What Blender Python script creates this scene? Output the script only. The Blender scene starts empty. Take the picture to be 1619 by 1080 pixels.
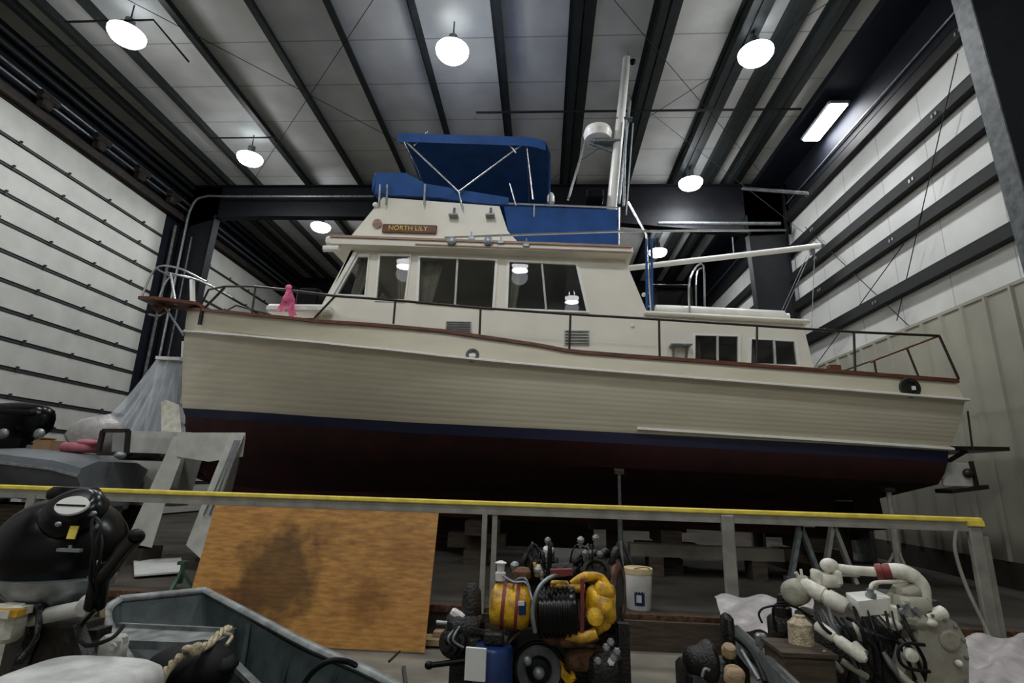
import bpy, math, random
from mathutils import Vector, Matrix
from mathutils.geometry import tessellate_polygon
random.seed(7)
S = bpy.context.scene
COL = S.collection

# ------------------------------------------------------------------ camera
EYE = Vector((0.0, 0.0, 1.53))
PITCH, YAW, ROLL, FPX = math.radians(14.6), math.radians(3.6), math.radians(1.8), 844.0
FW = Vector((-math.sin(YAW)*math.cos(PITCH), math.cos(YAW)*math.cos(PITCH), math.sin(PITCH)))
R0 = Vector((math.cos(YAW), math.sin(YAW), 0)); U0 = R0.cross(FW)
RT = R0*math.cos(ROLL)+U0*math.sin(ROLL); UP = -R0*math.sin(ROLL)+U0*math.cos(ROLL)
cd = bpy.data.cameras.new('camera'); cam = bpy.data.objects.new('camera', cd); COL.objects.link(cam)
cam.matrix_world = Matrix(((RT.x, UP.x, -FW.x, EYE.x), (RT.y, UP.y, -FW.y, EYE.y), (RT.z, UP.z, -FW.z, EYE.z), (0, 0, 0, 1)))
cd.sensor_fit = 'HORIZONTAL'; cd.sensor_width = 36.0; cd.lens = 36.0*FPX/1619.0
cd.clip_start = 0.05; cd.clip_end = 200
S.camera = cam
# ------------------------------------------------------------------ world, exposure
w = bpy.data.worlds.new('night'); S.world = w; w.use_nodes = True
w.node_tree.nodes['Background'].inputs[0].default_value = (0.02, 0.025, 0.035, 1)
w.node_tree.nodes['Background'].inputs[1].default_value = 0.3
S.view_settings.view_transform = 'Standard'; S.view_settings.look = 'None'
S.view_settings.gamma = 1; S.view_settings.use_curve_mapping = False
S.view_settings.exposure = 0.2
LAMP_W = 78.0          # watts of each high-bay lamp
LAMP_E = 26.0           # strength of the glowing lens


def at(x, y, Y=None, Z=None, X=None):
    """Survey helper: where the sight line through photo point (x, y) meets a plane of the hall."""
    d = FW*FPX + RT*(x-809.5) - UP*(y-540.0)
    if Y is not None: t = (Y-EYE.y)/d.y
    elif Z is not None: t = (Z-EYE.z)/d.z
    else: t = (X-EYE.x)/d.x
    return EYE + d*t


def m_of(px, p):          # metres spanned by px pixels at point p
    return px*((Vector(p)-EYE).dot(FW))/FPX


# ------------------------------------------------------------------ materials
def mat(name, col, rough=0.6, metal=0.0, var=0.12, scale=6.0, bump=0.0, bscale=None, spec=0.5, alpha=1.0, stretch=(1, 1, 1), col2=None, coat=0.0):
    m = bpy.data.materials.new(name); m.use_nodes = True
    nt = m.node_tree; b = nt.nodes['Principled BSDF']
    b.inputs['Roughness'].default_value = rough; b.inputs['Metallic'].default_value = metal
    b.inputs['Specular IOR Level'].default_value = spec; b.inputs['Alpha'].default_value = alpha
    b.inputs['Coat Weight'].default_value = coat
    tc = nt.nodes.new('ShaderNodeTexCoord'); mp = nt.nodes.new('ShaderNodeMapping'); mp.inputs['Scale'].default_value = stretch
    nt.links.new(tc.outputs['Object'], mp.inputs[0])
    n = nt.nodes.new('ShaderNodeTexNoise'); n.inputs['Scale'].default_value = scale; n.inputs['Detail'].default_value = 5
    nt.links.new(mp.outputs[0], n.inputs['Vector'])
    r = nt.nodes.new('ShaderNodeValToRGB')
    c2 = col2 or tuple(c*(1-var*2) for c in col)
    r.color_ramp.elements[0].position = 0.32; r.color_ramp.elements[1].position = 0.68
    r.color_ramp.elements[0].color = (*c2, 1); r.color_ramp.elements[1].color = (*[min(1, c*(1+var*0.4)) for c in col], 1)
    nt.links.new(n.outputs[0], r.inputs[0]); nt.links.new(r.outputs[0], b.inputs['Base Color'])
    if bump:
        n2 = nt.nodes.new('ShaderNodeTexNoise'); n2.inputs['Scale'].default_value = bscale or scale*4
        nt.links.new(mp.outputs[0], n2.inputs['Vector'])
        bp = nt.nodes.new('ShaderNodeBump'); bp.inputs['Strength'].default_value = bump; bp.inputs['Distance'].default_value = 0.02
        nt.links.new(n2.outputs[0], bp.inputs['Height']); nt.links.new(bp.outputs[0], b.inputs['Normal'])
    m['rgb'] = col
    return m


def emis(name, col, s):
    m = bpy.data.materials.new(name); m.use_nodes = True; nt = m.node_tree
    nt.nodes.remove(nt.nodes['Principled BSDF']); e = nt.nodes.new('ShaderNodeEmission')
    e.inputs[0].default_value = (*col, 1); e.inputs[1].default_value = s
    nt.links.new(e.outputs[0], nt.nodes['Material Output'].inputs[0]); return m


def seams(m, axis, spacing, width, dark, bumpd=0.0):
    """multiplies thin regular seam lines (real joints in the sheeting) into a material"""
    nt = m.node_tree; b = nt.nodes['Principled BSDF']
    tc = nt.nodes.new('ShaderNodeTexCoord'); sx = nt.nodes.new('ShaderNodeSeparateXYZ'); nt.links.new(tc.outputs['Object'], sx.inputs[0])
    a = nt.nodes.new('ShaderNodeMath'); a.operation = 'DIVIDE'; a.inputs[1].default_value = spacing
    nt.links.new(sx.outputs[axis], a.inputs[0])
    f = nt.nodes.new('ShaderNodeMath'); f.operation = 'FRACT'; nt.links.new(a.outputs[0], f.inputs[0])
    l = nt.nodes.new('ShaderNodeMath'); l.operation = 'LESS_THAN'; l.inputs[1].default_value = width/spacing; nt.links.new(f.outputs[0], l.inputs[0])
    mx = nt.nodes.new('ShaderNodeMixRGB'); mx.blend_type = 'MULTIPLY'; mx.inputs[2].default_value = (dark, dark, dark, 1)
    src = b.inputs['Base Color'].links[0].from_socket
    nt.links.new(l.outputs[0], mx.inputs[0]); nt.links.new(src, mx.inputs[1]); nt.links.new(mx.outputs[0], b.inputs['Base Color'])
    return m


M = {}
M['insul'] = seams(mat('white_faced_insulation', (.60, .60, .57), .55, bump=.5, bscale=1.6, var=.1, scale=1.2), 1, 1.22, .03, .55)
M['insul_w'] = seams(mat('white_wall_insulation', (.64, .64, .61), .45, bump=.6, bscale=1.4, var=.08, scale=1.1), 1, 1.22, .02, .6)
M['purlin'] = mat('dark_primed_steel', (.020, .025, .025), .55, 0, var=.2, spec=.35)
M['frame'] = mat('black_frame_steel', (.009, .010, .013), .6, 0, var=.2, spec=.25)
M['girt'] = mat('dark_girt_steel', (.012, .012, .012), .6, 0, spec=.25)
M['navywall'] = mat('dark_navy_liner', (.008, .010, .017), .7, 0, spec=.2)
M['flange'] = mat('dull_galvanised_flange', (.11, .12, .12), .6, .1, var=.3, scale=9)
M['brown'] = mat('dark_brown_header', (.030, .022, .016), .8, 0, var=.3)
M['galv'] = mat('galvanised_steel', (.30, .33, .34), .42, .6, var=.2, scale=14)
M['greyrail'] = mat('grey_painted_rail', (.30, .29, .25), .5, .1, var=.15)
M['door'] = mat('white_door_skin', (.48, .48, .435), .5, 0, var=.07, scale=2, bump=.15, bscale=30)
M['doorseam'] = mat('dark_door_seam', (.03, .03, .032), .6)
M['wains'] = mat('beige_ribbed_liner', (.34, .325, .26), .5, 0, var=.07, scale=1.5)
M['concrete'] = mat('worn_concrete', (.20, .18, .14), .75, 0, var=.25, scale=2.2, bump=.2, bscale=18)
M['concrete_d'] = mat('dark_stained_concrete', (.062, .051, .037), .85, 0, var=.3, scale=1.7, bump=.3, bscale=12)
M['yellow'] = mat('safety_yellow', (.90, .72, .10), .45, 0, var=.12, scale=9)
M['gel'] = mat('cream_gelcoat', (.80, .76, .65), .4, 0, var=.04, scale=2)
M['gelhull'] = mat('cream_hull_paint', (.60, .55, .42), .45, 0, var=.05, scale=1.2, stretch=(1, 1, 6))
M['white'] = mat('white_paint', (.85, .84, .78), .3, 0, var=.05)
M['teak'] = mat('reddish_teak', (.16, .055, .03), .4, 0, var=.3, scale=5, stretch=(1, 8, 8))
M['teak_l'] = mat('faded_teak_trim', (.42, .27, .20), .5, 0, var=.2, scale=5, stretch=(1, 8, 8))
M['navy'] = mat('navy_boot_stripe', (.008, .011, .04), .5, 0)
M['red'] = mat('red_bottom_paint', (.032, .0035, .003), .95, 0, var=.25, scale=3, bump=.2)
M['blue'] = mat('blue_canvas', (.012, .075, .27), .8, 0, var=.15, scale=3, bump=.25, bscale=60)
M['blue_b'] = mat('blue_canvas_top', (.02, .09, .30), .8, 0, var=.15, scale=3, bump=.2, bscale=4)
M['steel'] = mat('stainless_tube', (.62, .63, .64), .25, .85, var=.1)
M['bronze'] = mat('dark_bronze_tube', (.035, .026, .022), .4, .4, var=.2)
M['glass'] = None
M['cloth'] = mat('pale_curtain', (.55, .53, .42), .9, 0, var=.1)
M['dark_in'] = mat('dark_interior', (.03, .03, .026), .8, 0)
M['gold'] = mat('gold_letter', (.75, .55, .12), .4, .2)
M['board'] = mat('varnished_name_board', (.13, .045, .02), .35, 0, var=.2, scale=8)
M['black'] = mat('black_plastic', (.003, .003, .0035), .25, 0, var=.2, spec=.22)
M['rubber'] = mat('black_rubber', (.006, .006, .006), .6, 0, var=.2, spec=.2)
M['iron'] = mat('greasy_dark_iron', (.014, .012, .010), .5, .1, var=.5, scale=18, bump=.4)
M['rust'] = mat('rusty_iron', (.15, .07, .035), .7, .3, var=.4, scale=20, bump=.4)
M['engyel'] = mat('engine_yellow', (.80, .46, .015), .38, 0, var=.3, scale=16, bump=.2, col2=(.22, .10, .01))
M['engwht'] = mat('engine_white', (.74, .72, .62), .4, 0, col2=(.50, .47, .38), scale=12, bump=.15)
M['enggry'] = mat('engine_grey', (.36, .35, .28), .45, .05, col2=(.27, .25, .19), scale=9, bump=.2)
M['redc'] = mat('red_silicone', (.20, .03, .025), .5)
M['oilblue'] = mat('blue_enamel', (.006, .028, .12), .35, 0, var=.2, scale=10)
M['paper'] = mat('white_label', (.72, .72, .68), .7, 0, var=.08)
M['ply'] = None
M['wood'] = mat('pale_timber', (.40, .29, .16), .7, 0, var=.25, scale=4, stretch=(1, 9, 9), bump=.2)
M['wood_d'] = mat('dark_timber', (.07, .05, .03), .8, 0, var=.3, scale=4, stretch=(1, 9, 9), bump=.2)
M['skiff'] = mat('grey_green_skiff_paint', (.055, .075, .075), .5, .1, var=.25, scale=7, bump=.15)
M['skiff_l'] = mat('scuffed_skiff_rail', (.26, .28, .27), .45, .3, var=.3, scale=9)
M['fibre'] = mat('grey_fibreglass', (.55, .55, .50), .5, 0, var=.12, scale=5)
M['card'] = mat('brown_cardboard', (.33, .20, .10), .8)
M['cream'] = mat('cream_plastic_lid', (.72, .58, .33), .5)
M['cowlw'] = mat('dusty_white_cowl', (.56, .56, .53), .5, 0, var=.2, scale=9, bump=.15)
M['pink'] = mat('pink_ribbon', (.80, .16, .32), .6)
M['pinkred'] = mat('pinkish_cloth', (.45, .14, .17), .8)
M['slate'] = mat('slate_grey_hull', (.15, .165, .18), .35, 0, var=.2, scale=3, coat=.3)
M['green'] = mat('green_enamel', (.05, .11, .07), .5)
M['rope'] = mat('frayed_rope', (.60, .50, .33), .9, 0, var=.25, scale=40, bump=.6, bscale=120)
M['lens'] = emis('glowing_lamp_lens', (.97, .98, 1.0), LAMP_E)
M['plas'] = None

# plywood: stretched grain, orange shellac, dark water stains with their own outline
m = mat('stained_plywood', (.53, .265, .065), .5, 0, var=.2, scale=7.0, stretch=(1.0, 1, 5), bump=.12, bscale=40, col2=(.33, .15, .035)); M['ply'] = m
nt = m.node_tree; b = nt.nodes['Principled BSDF']; src = b.inputs['Base Color'].links[0].from_socket
tc = nt.nodes.new('ShaderNodeTexCoord'); n = nt.nodes.new('ShaderNodeTexNoise'); n.inputs['Scale'].default_value = 5; n.inputs['Detail'].default_value = 7
nt.links.new(tc.outputs['Object'], n.inputs['Vector'])
for cx_, cz_, rad_, col_ in ((-.35, .58, .48, (.36, .36, .32)), (.02, .93, .24, (.5, .48, .44)), (.62, .42, .28, (.62, .55, .45)), (-.80, .30, .35, (.7, .6, .5)), (.85, .85, .30, (.75, .7, .6))):
    dd = nt.nodes.new('ShaderNodeVectorMath'); dd.operation = 'DISTANCE'; dd.inputs[1].default_value = (cx_, .1, cz_); nt.links.new(tc.outputs['Object'], dd.inputs[0])
    ad = nt.nodes.new('ShaderNodeMath'); ad.operation = 'MULTIPLY_ADD'; ad.inputs[1].default_value = .75; nt.links.new(n.outputs[0], ad.inputs[0]); nt.links.new(dd.outputs['Value'], ad.inputs[2])
    r = nt.nodes.new('ShaderNodeValToRGB'); r.color_ramp.elements[0].position = rad_+.18; r.color_ramp.elements[1].position = rad_+.42
    r.color_ramp.elements[0].color = (*col_, 1); r.color_ramp.elements[1].color = (1, 1, 1, 1); nt.links.new(ad.outputs[0], r.inputs[0])
    mx = nt.nodes.new('ShaderNodeMixRGB'); mx.blend_type = 'MULTIPLY'; mx.inputs[0].default_value = 1
    nt.links.new(src, mx.inputs[1]); nt.links.new(r.outputs[0], mx.inputs[2]); src = mx.outputs[0]
nt.links.new(src, b.inputs['Base Color'])

# window glass: thin smoked pane
m = bpy.data.materials.new('tinted_glass'); m.use_nodes = True; nt = m.node_tree; b = nt.nodes['Principled BSDF']
b.inputs['Base Color'].default_value = (.02, .025, .025, 1); b.inputs['Roughness'].default_value = .005; b.inputs['Alpha'].default_value = .45
b.inputs['Specular IOR Level'].default_value = .5
M['glass'] = m
# plastic film: milky, see-through
m = bpy.data.materials.new('milky_plastic_film'); m.use_nodes = True; nt = m.node_tree; b = nt.nodes['Principled BSDF']
b.inputs['Base Color'].default_value = (.62, .66, .70, 1); b.inputs['Roughness'].default_value = .3; b.inputs['Alpha'].default_value = .5
n = nt.nodes.new('ShaderNodeTexNoise'); n.inputs['Scale'].default_value = 5; r = nt.nodes.new('ShaderNodeMapRange')
r.inputs[3].default_value = .35; r.inputs[4].default_value = .75; nt.links.new(n.outputs[0], r.inputs[0]); nt.links.new(r.outputs[0], b.inputs['Alpha'])
M['plas'] = m
M['plas_w'] = mat('crumpled_white_plastic', (.42, .39, .38), .4, 0, var=.15, scale=7, bump=.7, bscale=9)


# ------------------------------------------------------------------ geometry collector
def vec(p): return Vector(p)


def frame_of(d):
    d = d.normalized(); a = Vector((0, 0, 1)) if abs(d.z) < .9 else Vector((1, 0, 0))
    u = d.cross(a).normalized(); v = u.cross(d).normalized(); return u, v


def smooth(pts, n=6):
    pts = [Vector(p) for p in pts]; out = []
    for i in range(len(pts)-1):
        p0 = pts[max(i-1, 0)]; p1 = pts[i]; p2 = pts[i+1]; p3 = pts[min(i+2, len(pts)-1)]
        for k in range(n):
            t = k/n
            out.append(.5*((2*p1)+(p2-p0)*t+(2*p0-5*p1+4*p2-p3)*t*t+(3*p1-p0-3*p2+p3)*t**3))
    out.append(pts[-1]); return out


class MB:
    def __init__(s): s.v = []; s.f = []
    def add(s, vs, fs):
        o = len(s.v); s.v += [Vector(p) for p in vs]; s.f += [tuple(i+o for i in f) for f in fs]; return s
    def box(s, c, d, rz=0, ry=0, rx=0, bev=0.0):
        c = Vector(c); R = Matrix.Rotation(rz, 3, 'Z') @ Matrix.Rotation(ry, 3, 'Y') @ Matrix.Rotation(rx, 3, 'X')
        h = [x/2 for x in d]
        if not bev:
            P = [c+R @ Vector((sx*h[0], sy*h[1], sz*h[2])) for sx in (-1, 1) for sy in (-1, 1) for sz in (-1, 1)]
            return s.add(P, [(0, 1, 3, 2), (4, 6, 7, 5), (0, 4, 5, 1), (2, 3, 7, 6), (0, 2, 6, 4), (1, 5, 7, 3)])
        b = min(bev, *[x*.95 for x in h]); rings = []
        def ring(z, q):
            x, y = h[0]-q, h[1]-q
            return [c+R @ Vector(p) for p in ((x-b, -y, z), (x, -y+b, z), (x, y-b, z), (x-b, y, z), (-x+b, y, z), (-x, y-b, z), (-x, -y+b, z), (-x+b, -y, z))]
        rings = [ring(-h[2], b*.7), ring(-h[2]+b, 0), ring(h[2]-b, 0), ring(h[2], b*.7)]
        return s.loft(rings, closed=True, caps=True)
    def loft(s, rings, closed=False, caps=False):
        n = len(rings[0]); o = len(s.v)
        for r in rings: s.v += [Vector(p) for p in r]
        m = n if closed else n-1
        for i in range(len(rings)-1):
            for j in range(m):
                a = o+i*n+j; b = o+i*n+(j+1) % n
                s.f.append((a, b, b+n, a+n))
        if caps:
            s.f.append(tuple(o+j for j in reversed(range(n)))); s.f.append(tuple(o+(len(rings)-1)*n+j for j in range(n)))
        return s
    def tube(s, pts, r, n=8, flat=1.0):
        pts = [Vector(p) for p in pts]; rings = []; u = None
        for i, p in enumerate(pts):
            d = (pts[min(i+1, len(pts)-1)]-pts[max(i-1, 0)])
            if d.length < 1e-9: d = Vector((0, 0, 1))
            d.normalize()
            if u is None: u, v = frame_of(d)
            else:
                u = (u-d*u.dot(d)); u = u.normalized() if u.length > 1e-6 else frame_of(d)[0]
            v = d.cross(u)
            rr = r[i] if isinstance(r, (list, tuple)) else r
            rings.append([p+(u*math.cos(2*math.pi*k/n)+v*flat*math.sin(2*math.pi*k/n))*rr for k in range(n)])
        return s.loft(rings, True, True)
    def bar(s, a, b, wx, wz):                     # rectangular bar between two points
        a = Vector(a); b = Vector(b); d = (b-a).normalized(); u, v = frame_of(d)
        return s.loft([[p+u*sx*wx/2+v*sz*wz/2 for sx, sz in ((-1, -1), (1, -1), (1, 1), (-1, 1))] for p in (a, b)], True, True)
    def lathe(s, c, axis, prof, n=20):            # prof: (distance along axis, radius)
        c = Vector(c); ax = Vector(axis).normalized(); u, v = frame_of(ax)
        return s.loft([[c+ax*h+(u*math.cos(2*math.pi*k/n)+v*math.sin(2*math.pi*k/n))*max(r, 1e-4) for k in range(n)] for h, r in prof], True, True)
    def ell(s, c, r, n=16, m=10, rz=0, fn=None):
        c = Vector(c); R = Matrix.Rotation(rz, 3, 'Z'); rings = []
        for i in range(m+1):
            t = math.pi*i/m; ring = []
            for k in range(n):
                a = 2*math.pi*k/n
                p = Vector((r[0]*math.sin(t)*math.cos(a), r[1]*math.sin(t)*math.sin(a), -r[2]*math.cos(t)))
                if fn: p = fn(p)
                ring.append(c+R @ p)
            rings.append(ring)
        return s.loft(rings, True, True)
    def prism(s, poly, vecn):                     # closed polygon (3D points) pushed along a vector
        poly = [Vector(p) for p in poly]; q = [p+Vector(vecn) for p in poly]
        n = len(poly); tri = tessellate_polygon([poly]); o = len(s.v)
        s.v += poly+q
        for t in tri: s.f.append(tuple(o+i for i in t)); s.f.append(tuple(o+n+i for i in reversed(t)))
        for i in range(n): j = (i+1) % n; s.f.append((o+i, o+j, o+n+j, o+n+i))
        return s
    def holed(s, outer, holes, vecn):
        polys = [[Vector(p) for p in outer]]+[[Vector(p) for p in h] for h in holes]
        flat = [p for q in polys for p in q]; n = len(flat); tri = tessellate_polygon(polys); o = len(s.v)
        s.v += flat+[p+Vector(vecn) for p in flat]
        for t in tri: s.f.append(tuple(o+i for i in t)); s.f.append(tuple(o+n+i for i in reversed(t)))
        k = 0
        for q in polys:
            for i in range(len(q)): j = (i+1) % len(q); s.f.append((o+k+i, o+k+j, o+n+k+j, o+n+k+i))
            k += len(q)
        return s
    def build(s, name, m, parent=None, sm=None, base=None, label=None):
        me = bpy.data.meshes.new(name)
        org = Vector((0, 0, 0))
        if parent is not None: org = Vector(parent.get('org', (0, 0, 0)))
        elif base is not None: org = Vector(base)
        me.from_pydata([p-org for p in s.v], [], s.f)
        me.materials.append(M[m] if isinstance(m, str) else m)
        if sm:
            for p in me.polygons: p.use_smooth = True
            try: me.set_sharp_from_angle(angle=math.radians(sm if sm > 1 else 40))
            except Exception: pass
        me.validate()
        import bmesh as _b
        bm = _b.new(); bm.from_mesh(me); _b.ops.recalc_face_normals(bm, faces=bm.faces); bm.to_mesh(me); bm.free()
        o = bpy.data.objects.new(name, me); COL.objects.link(o); o['org'] = tuple(org)
        if parent is not None: o.parent = parent
        else: o.location = org
        if label: o['label'] = label
        return o


def tag(o, label, cat, group=None, kind=None):
    o['label'] = label; o['category'] = cat
    if group: o['group'] = group
    if kind: o['kind'] = kind
    return o


def thing(name, base, label, cat, group=None):
    o = bpy.data.objects.new(name, None); COL.objects.link(o); o.location = base; o.empty_display_size = .1
    o['org'] = tuple(base); tag(o, label, cat, group); return o


def struct(o):
    o['kind'] = 'structure'; return o


def sroot(name, base):
    o = bpy.data.objects.new(name, None); COL.objects.link(o); o.location = base; o['org'] = tuple(base); o['kind'] = 'structure'; return o


def copy_thing(root, loc, label=None, rz=None):
    r = root.copy(); COL.objects.link(r); r.location = loc
    if rz is not None: r.rotation_euler.z = rz
    if label: r['label'] = label
    for ch in list(root.children):
        c = ch.copy(); COL.objects.link(c); c.parent = r
        for g in list(ch.children):
            d = g.copy(); COL.objects.link(d); d.parent = c
    return r


def lerp_tab(tab, x):
    if x <= tab[0][0]:
        (a, b), (c, d) = tab[0], tab[1]; return b+(d-b)*(x-a)/(c-a)
    for i in range(len(tab)-1):
        (a, b), (c, d) = tab[i], tab[i+1]
        if x <= c: return b+(d-b)*(x-a)/(c-a)
    (a, b), (c, d) = tab[-2], tab[-1]; return b+(d-b)*(x-a)/(c-a)

# ================================================================== THE HALL
LX, RX, Y0, Y1, RZ = -10.6, 6.6, -8.5, 21.5, 9.9
EDGE = 5.85             # front edge of the raised floor
fl = MB().box((-2, -1.3, -.1), (19, 14.4, .2)); struct(fl.build('floor', 'concrete'))
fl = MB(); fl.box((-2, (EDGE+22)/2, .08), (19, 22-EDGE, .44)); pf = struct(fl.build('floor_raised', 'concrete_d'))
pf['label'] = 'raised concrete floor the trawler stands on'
tr = MB(); tr.box((0, EDGE-.03, .27), (13.2, .06, .06)); struct(tr.build('trim_1', 'rust'))
# a low concrete curb strip where the step meets the lower floor
# roof
c = MB().box((-2, 6.5, RZ+.05), (17.4, 30.2, .1)); roof = struct(c.build('ceiling', 'insul'))
px = [-9.9, -9.35, -8.50, -6.98, -5.42, -4.00, -2.49, -.97, .47, 1.97, 3.52, 5.02]
for x in px:
    q = MB(); y0, y1 = Y0, Y1
    wd = .07 if x not in (3.59,) else .3
    q.box((x, 6.5, RZ-.13), (.03, 30, .24)); q.box((x+.05, 6.5, RZ-.25), (.13, 30, .015)); q.box((x-.05, 6.5, RZ-.01), (.12, 30, .015))
    q.build('purlin', 'purlin', roof)
# wide joist at the second light row
for x, wdt in ((.63, .40), (2.14, .38), (3.70, .42), (4.42, .36), (5.18, .36)):
    q = MB().box((x, 6.5, RZ-.09), (wdt, 30, .17)).box((x+.02, 6.5, RZ-.19), (.05, 30, .04)); q.build('purlin_strap', 'purlin', roof)
# diagonal rod bracing and sprinkler line
def rod(parent, a, b, r=.007, m='girt', name='brace_rod'):
    return MB().tube([a, b], r, 6).build(name, m, parent)
for a, b in (((-8.5, 6.2, 9.62), (-2, 13.3, 9.62)), ((-2, 6.2, 9.62), (-8.5, 13.3, 9.62)), ((6, 6.2, 9.62), (0, 13.3, 9.62)), ((0, 6.2, 9.62), (6, 13.3, 9.62))):
    rod(roof, a, b)
sp = sroot('trim_2', (0, 10.1, 9.4)); MB().tube([(-1.6, 10.1, 9.4), (5.4, 10.1, 9.4)], .025).build('pipe', 'girt', sp)
MB().tube([(-1.6, 10.1, 9.4), (-1.6, 10.1, 9.25)], .02).build('sprinkler_head', 'galv', sp)
for (x0, yy) in ((-8.9, 7.55), (-8.3, 11.0)):
    MB().tube([(x0, yy, 9.45), (x0+1.7, yy, 9.45), (x0+1.7, yy+1, 9.45)], .02).build('pipe', 'girt', sp)

# right wall ------------------------------------------------------
wr = struct(MB().box((RX+.1, 6.5, 5.1), (.2, 30, 9.8)).build('wall_right', 'insul_w'))
for i, zt in enumerate((8.70, 7.76, 7.00, 6.20, 5.22)):
    g = MB(); g.box((RX-.08, 6.5, zt-.10), (.16, 30, .20)); g.box((RX-.15, 6.5, zt), (.02, 30, .03))
    gi = g.build('girt', 'girt', wr)
    for yy in (7.25+i*.75, 12.2):
        MB().box((RX-.166, yy, zt-.1), (.012, .04, .06)).box((RX-.166, yy+.09, zt-.1), (.012, .04, .06)).build('clip', 'galv', gi)
for a, b in (((RX-.22, 7.3, 8.2), (RX-.12, 9.8, 4.6)), ((RX-.12, 9.3, 5.9), (RX-.12, 12.9, 4.4)), ((RX-.12, 12.6, 7.9), (RX-.12, 9.5, 4.4))):
    rod(wr, a, b, .009)
e = MB().box((RX-.02, 6.5, 9.38), (.06, 30, 1.04)); e.build('eave_liner', 'navywall', wr)
e = MB().box((RX-.40, 6.5, RZ-.08), (.82, 30, .16)); e.build('eave_soffit', 'navywall', wr)
MB().tube([(RX-.08, -2, 9.05), (RX-.08, 21, 9.05)], .022).build('conduit', 'galv', wr)
# ribbed wainscot
ws = MB(); prof = []
yy = -7.0
while yy < 20.5:
    prof += [(RX-.14, yy), (RX-.14, yy+.36), (RX-.175, yy+.385), (RX-.175, yy+.425), (RX-.14, yy+.45)]; yy += .45
ws.loft([[(x, y, .66) for x, y in prof], [(x, y, 4.36) for x, y in prof]])
lin = ws.build('wainscot', 'wains', wr)
MB().box((RX-.1, 6.5, 4.37), (.12, 28, .05)).build('wainscot_cap', 'wains', wr)
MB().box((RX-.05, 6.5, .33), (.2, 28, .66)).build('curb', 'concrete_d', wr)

# left wall: two big sectional doors ------------------------------
wl = struct(MB().box((LX-.12, 6.5, 9.2), (.2, 30, 1.6)).box((LX-.12, 13.65, 4.2), (.2, 1.4, 8.4)).build('wall_left', 'navywall'))
MB().box((LX+.1, 6.5, 8.55), (.14, 30, .18)).build('door_header', 'brown', wl)
for z, mm in ((8.85, 'galv'), (9.05, 'galv'), (9.35, 'purlin'), (9.6, 'purlin')):
    MB().tube([(LX+.16, -6, z), (LX+.16, 21, z)], .03 if mm == 'galv' else .05).build('door_track', mm, wl)
for yy in (8.9, 10.3, 11.6, 12.8):
    MB().box((LX+.2, yy, 8.82), (.22, .22, .34), bev=.04).tube([(LX+.25, yy-.2, 8.9), (LX+.25, yy+.2, 8.9)], .09, 10).build('spring_bracket', 'brown', wl)
def big_door(n, ya, yb):
    d = sroot('door_%d' % n, (LX, (ya+yb)/2, .3)); z = .3; k = 0
    tops = []
    zs = [.3]+[3.37+.548*j for j in range(-5, 9)]+[8.45]
    for za, zb in zip(zs[:-1], zs[1:]):
        pn = MB(); pn.box((LX-.0, (ya+yb)/2, (za+zb)/2), (.05, yb-ya, zb-za-.09)); p = pn.build('door_panel', 'door', d)
        MB().box((LX-.01, (ya+yb)/2, zb), (.03, yb-ya, .10)).box((LX+.035, (ya+yb)/2, zb-.012), (.02, yb-ya, .02)).build('panel_seam', 'doorseam', d)  # dark joint strip, widened to include the soft shadow along it
        if za > 1.2:
            y = ya+.7
            while y < yb-.2:
                h = MB().box((LX+.045, y, zb+.02), (.03, .04, .10)); h.box((LX+.055, y, zb+.06), (.05, .03, .03)); h.build('hinge', 'doorseam', p)
                y += 1.14
    return d
big_door(1, 2.4, 12.95); big_door(2, 14.4, 21.3)
struct(MB().box((LX-.12, -3, 4.2), (.2, 11, 8.4)).build('wall_left_rear', 'insul'))
# end walls
struct(MB().box((-2, Y1+.1, 5), (17.4, .2, 10)).build('wall_back', 'navywall'))
struct(MB().box((-2, Y0-.1, 5), (17.4, .2, 10)).build('wall_front', 'insul'))

# rigid frames ------------------------------------------------------
def rigid(y, n):
    r = sroot('steel_frame', (-2, y, .3)); r['label'] = 'black steel frame spanning the hall'
    def col(x_out, sgn):
        # tapered web column: narrow at foot, deep at the haunch
        xin_t, xin_b = x_out+sgn*1.05, x_out+sgn*.75
        q = MB(); q.prism([(x_out, y, .3), (xin_b, y, .3), (xin_t, y, 8.6), (xin_t, y, 9.65), (x_out, y, 9.65)], (0, .02, 0))
        q.build('column_web', 'frame', r)
        f = MB(); f.loft([[(xin_b, y-.13, .3), (xin_b, y+.13, .3), (xin_b+sgn*.02, y+.13, .3), (xin_b+sgn*.02, y-.13, .3)],
                          [(xin_t, y-.13, 8.7), (xin_t, y+.13, 8.7), (xin_t+sgn*.02, y+.13, 8.7), (xin_t+sgn*.02, y-.13, 8.7)]], True, True)
        f.box((x_out+sgn*.02, y, 5), (.02, .26, 9.3)); f.build('column_flange', 'frame' if n else 'flange', r)
    col(LX, 1); col(RX-.12, -1)
    b = MB(); xa, xb = LX+1.0, RX-1.1
    pts = [(LX, y, 9.65), (RX, y, 9.65), (RX, y, 8.2), (xb, y, 8.15), (xb-5, y, 8.60), (xa+1.5, y, 8.66), (xa, y, 8.62), (LX, y, 8.3)]
    b.prism(pts, (0, .02, 0)); b.build('rafter_web', 'frame', r)
    b = MB()
    for a, c2 in zip(pts[3:6], pts[4:7]):
        b.loft([[(p[0], y-.12, p[2]), (p[0], y+.13, p[2]), (p[0], y+.13, p[2]+.02), (p[0], y-.12, p[2]+.02)] for p in (a, c2)], True, True)
    b.box((-2, y, 9.64), (17.2, .25, .02)); b.build('rafter_flange', 'frame', r)
    return r
rigid(6.02, 0); rf = rigid(13.6, 1)
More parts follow.
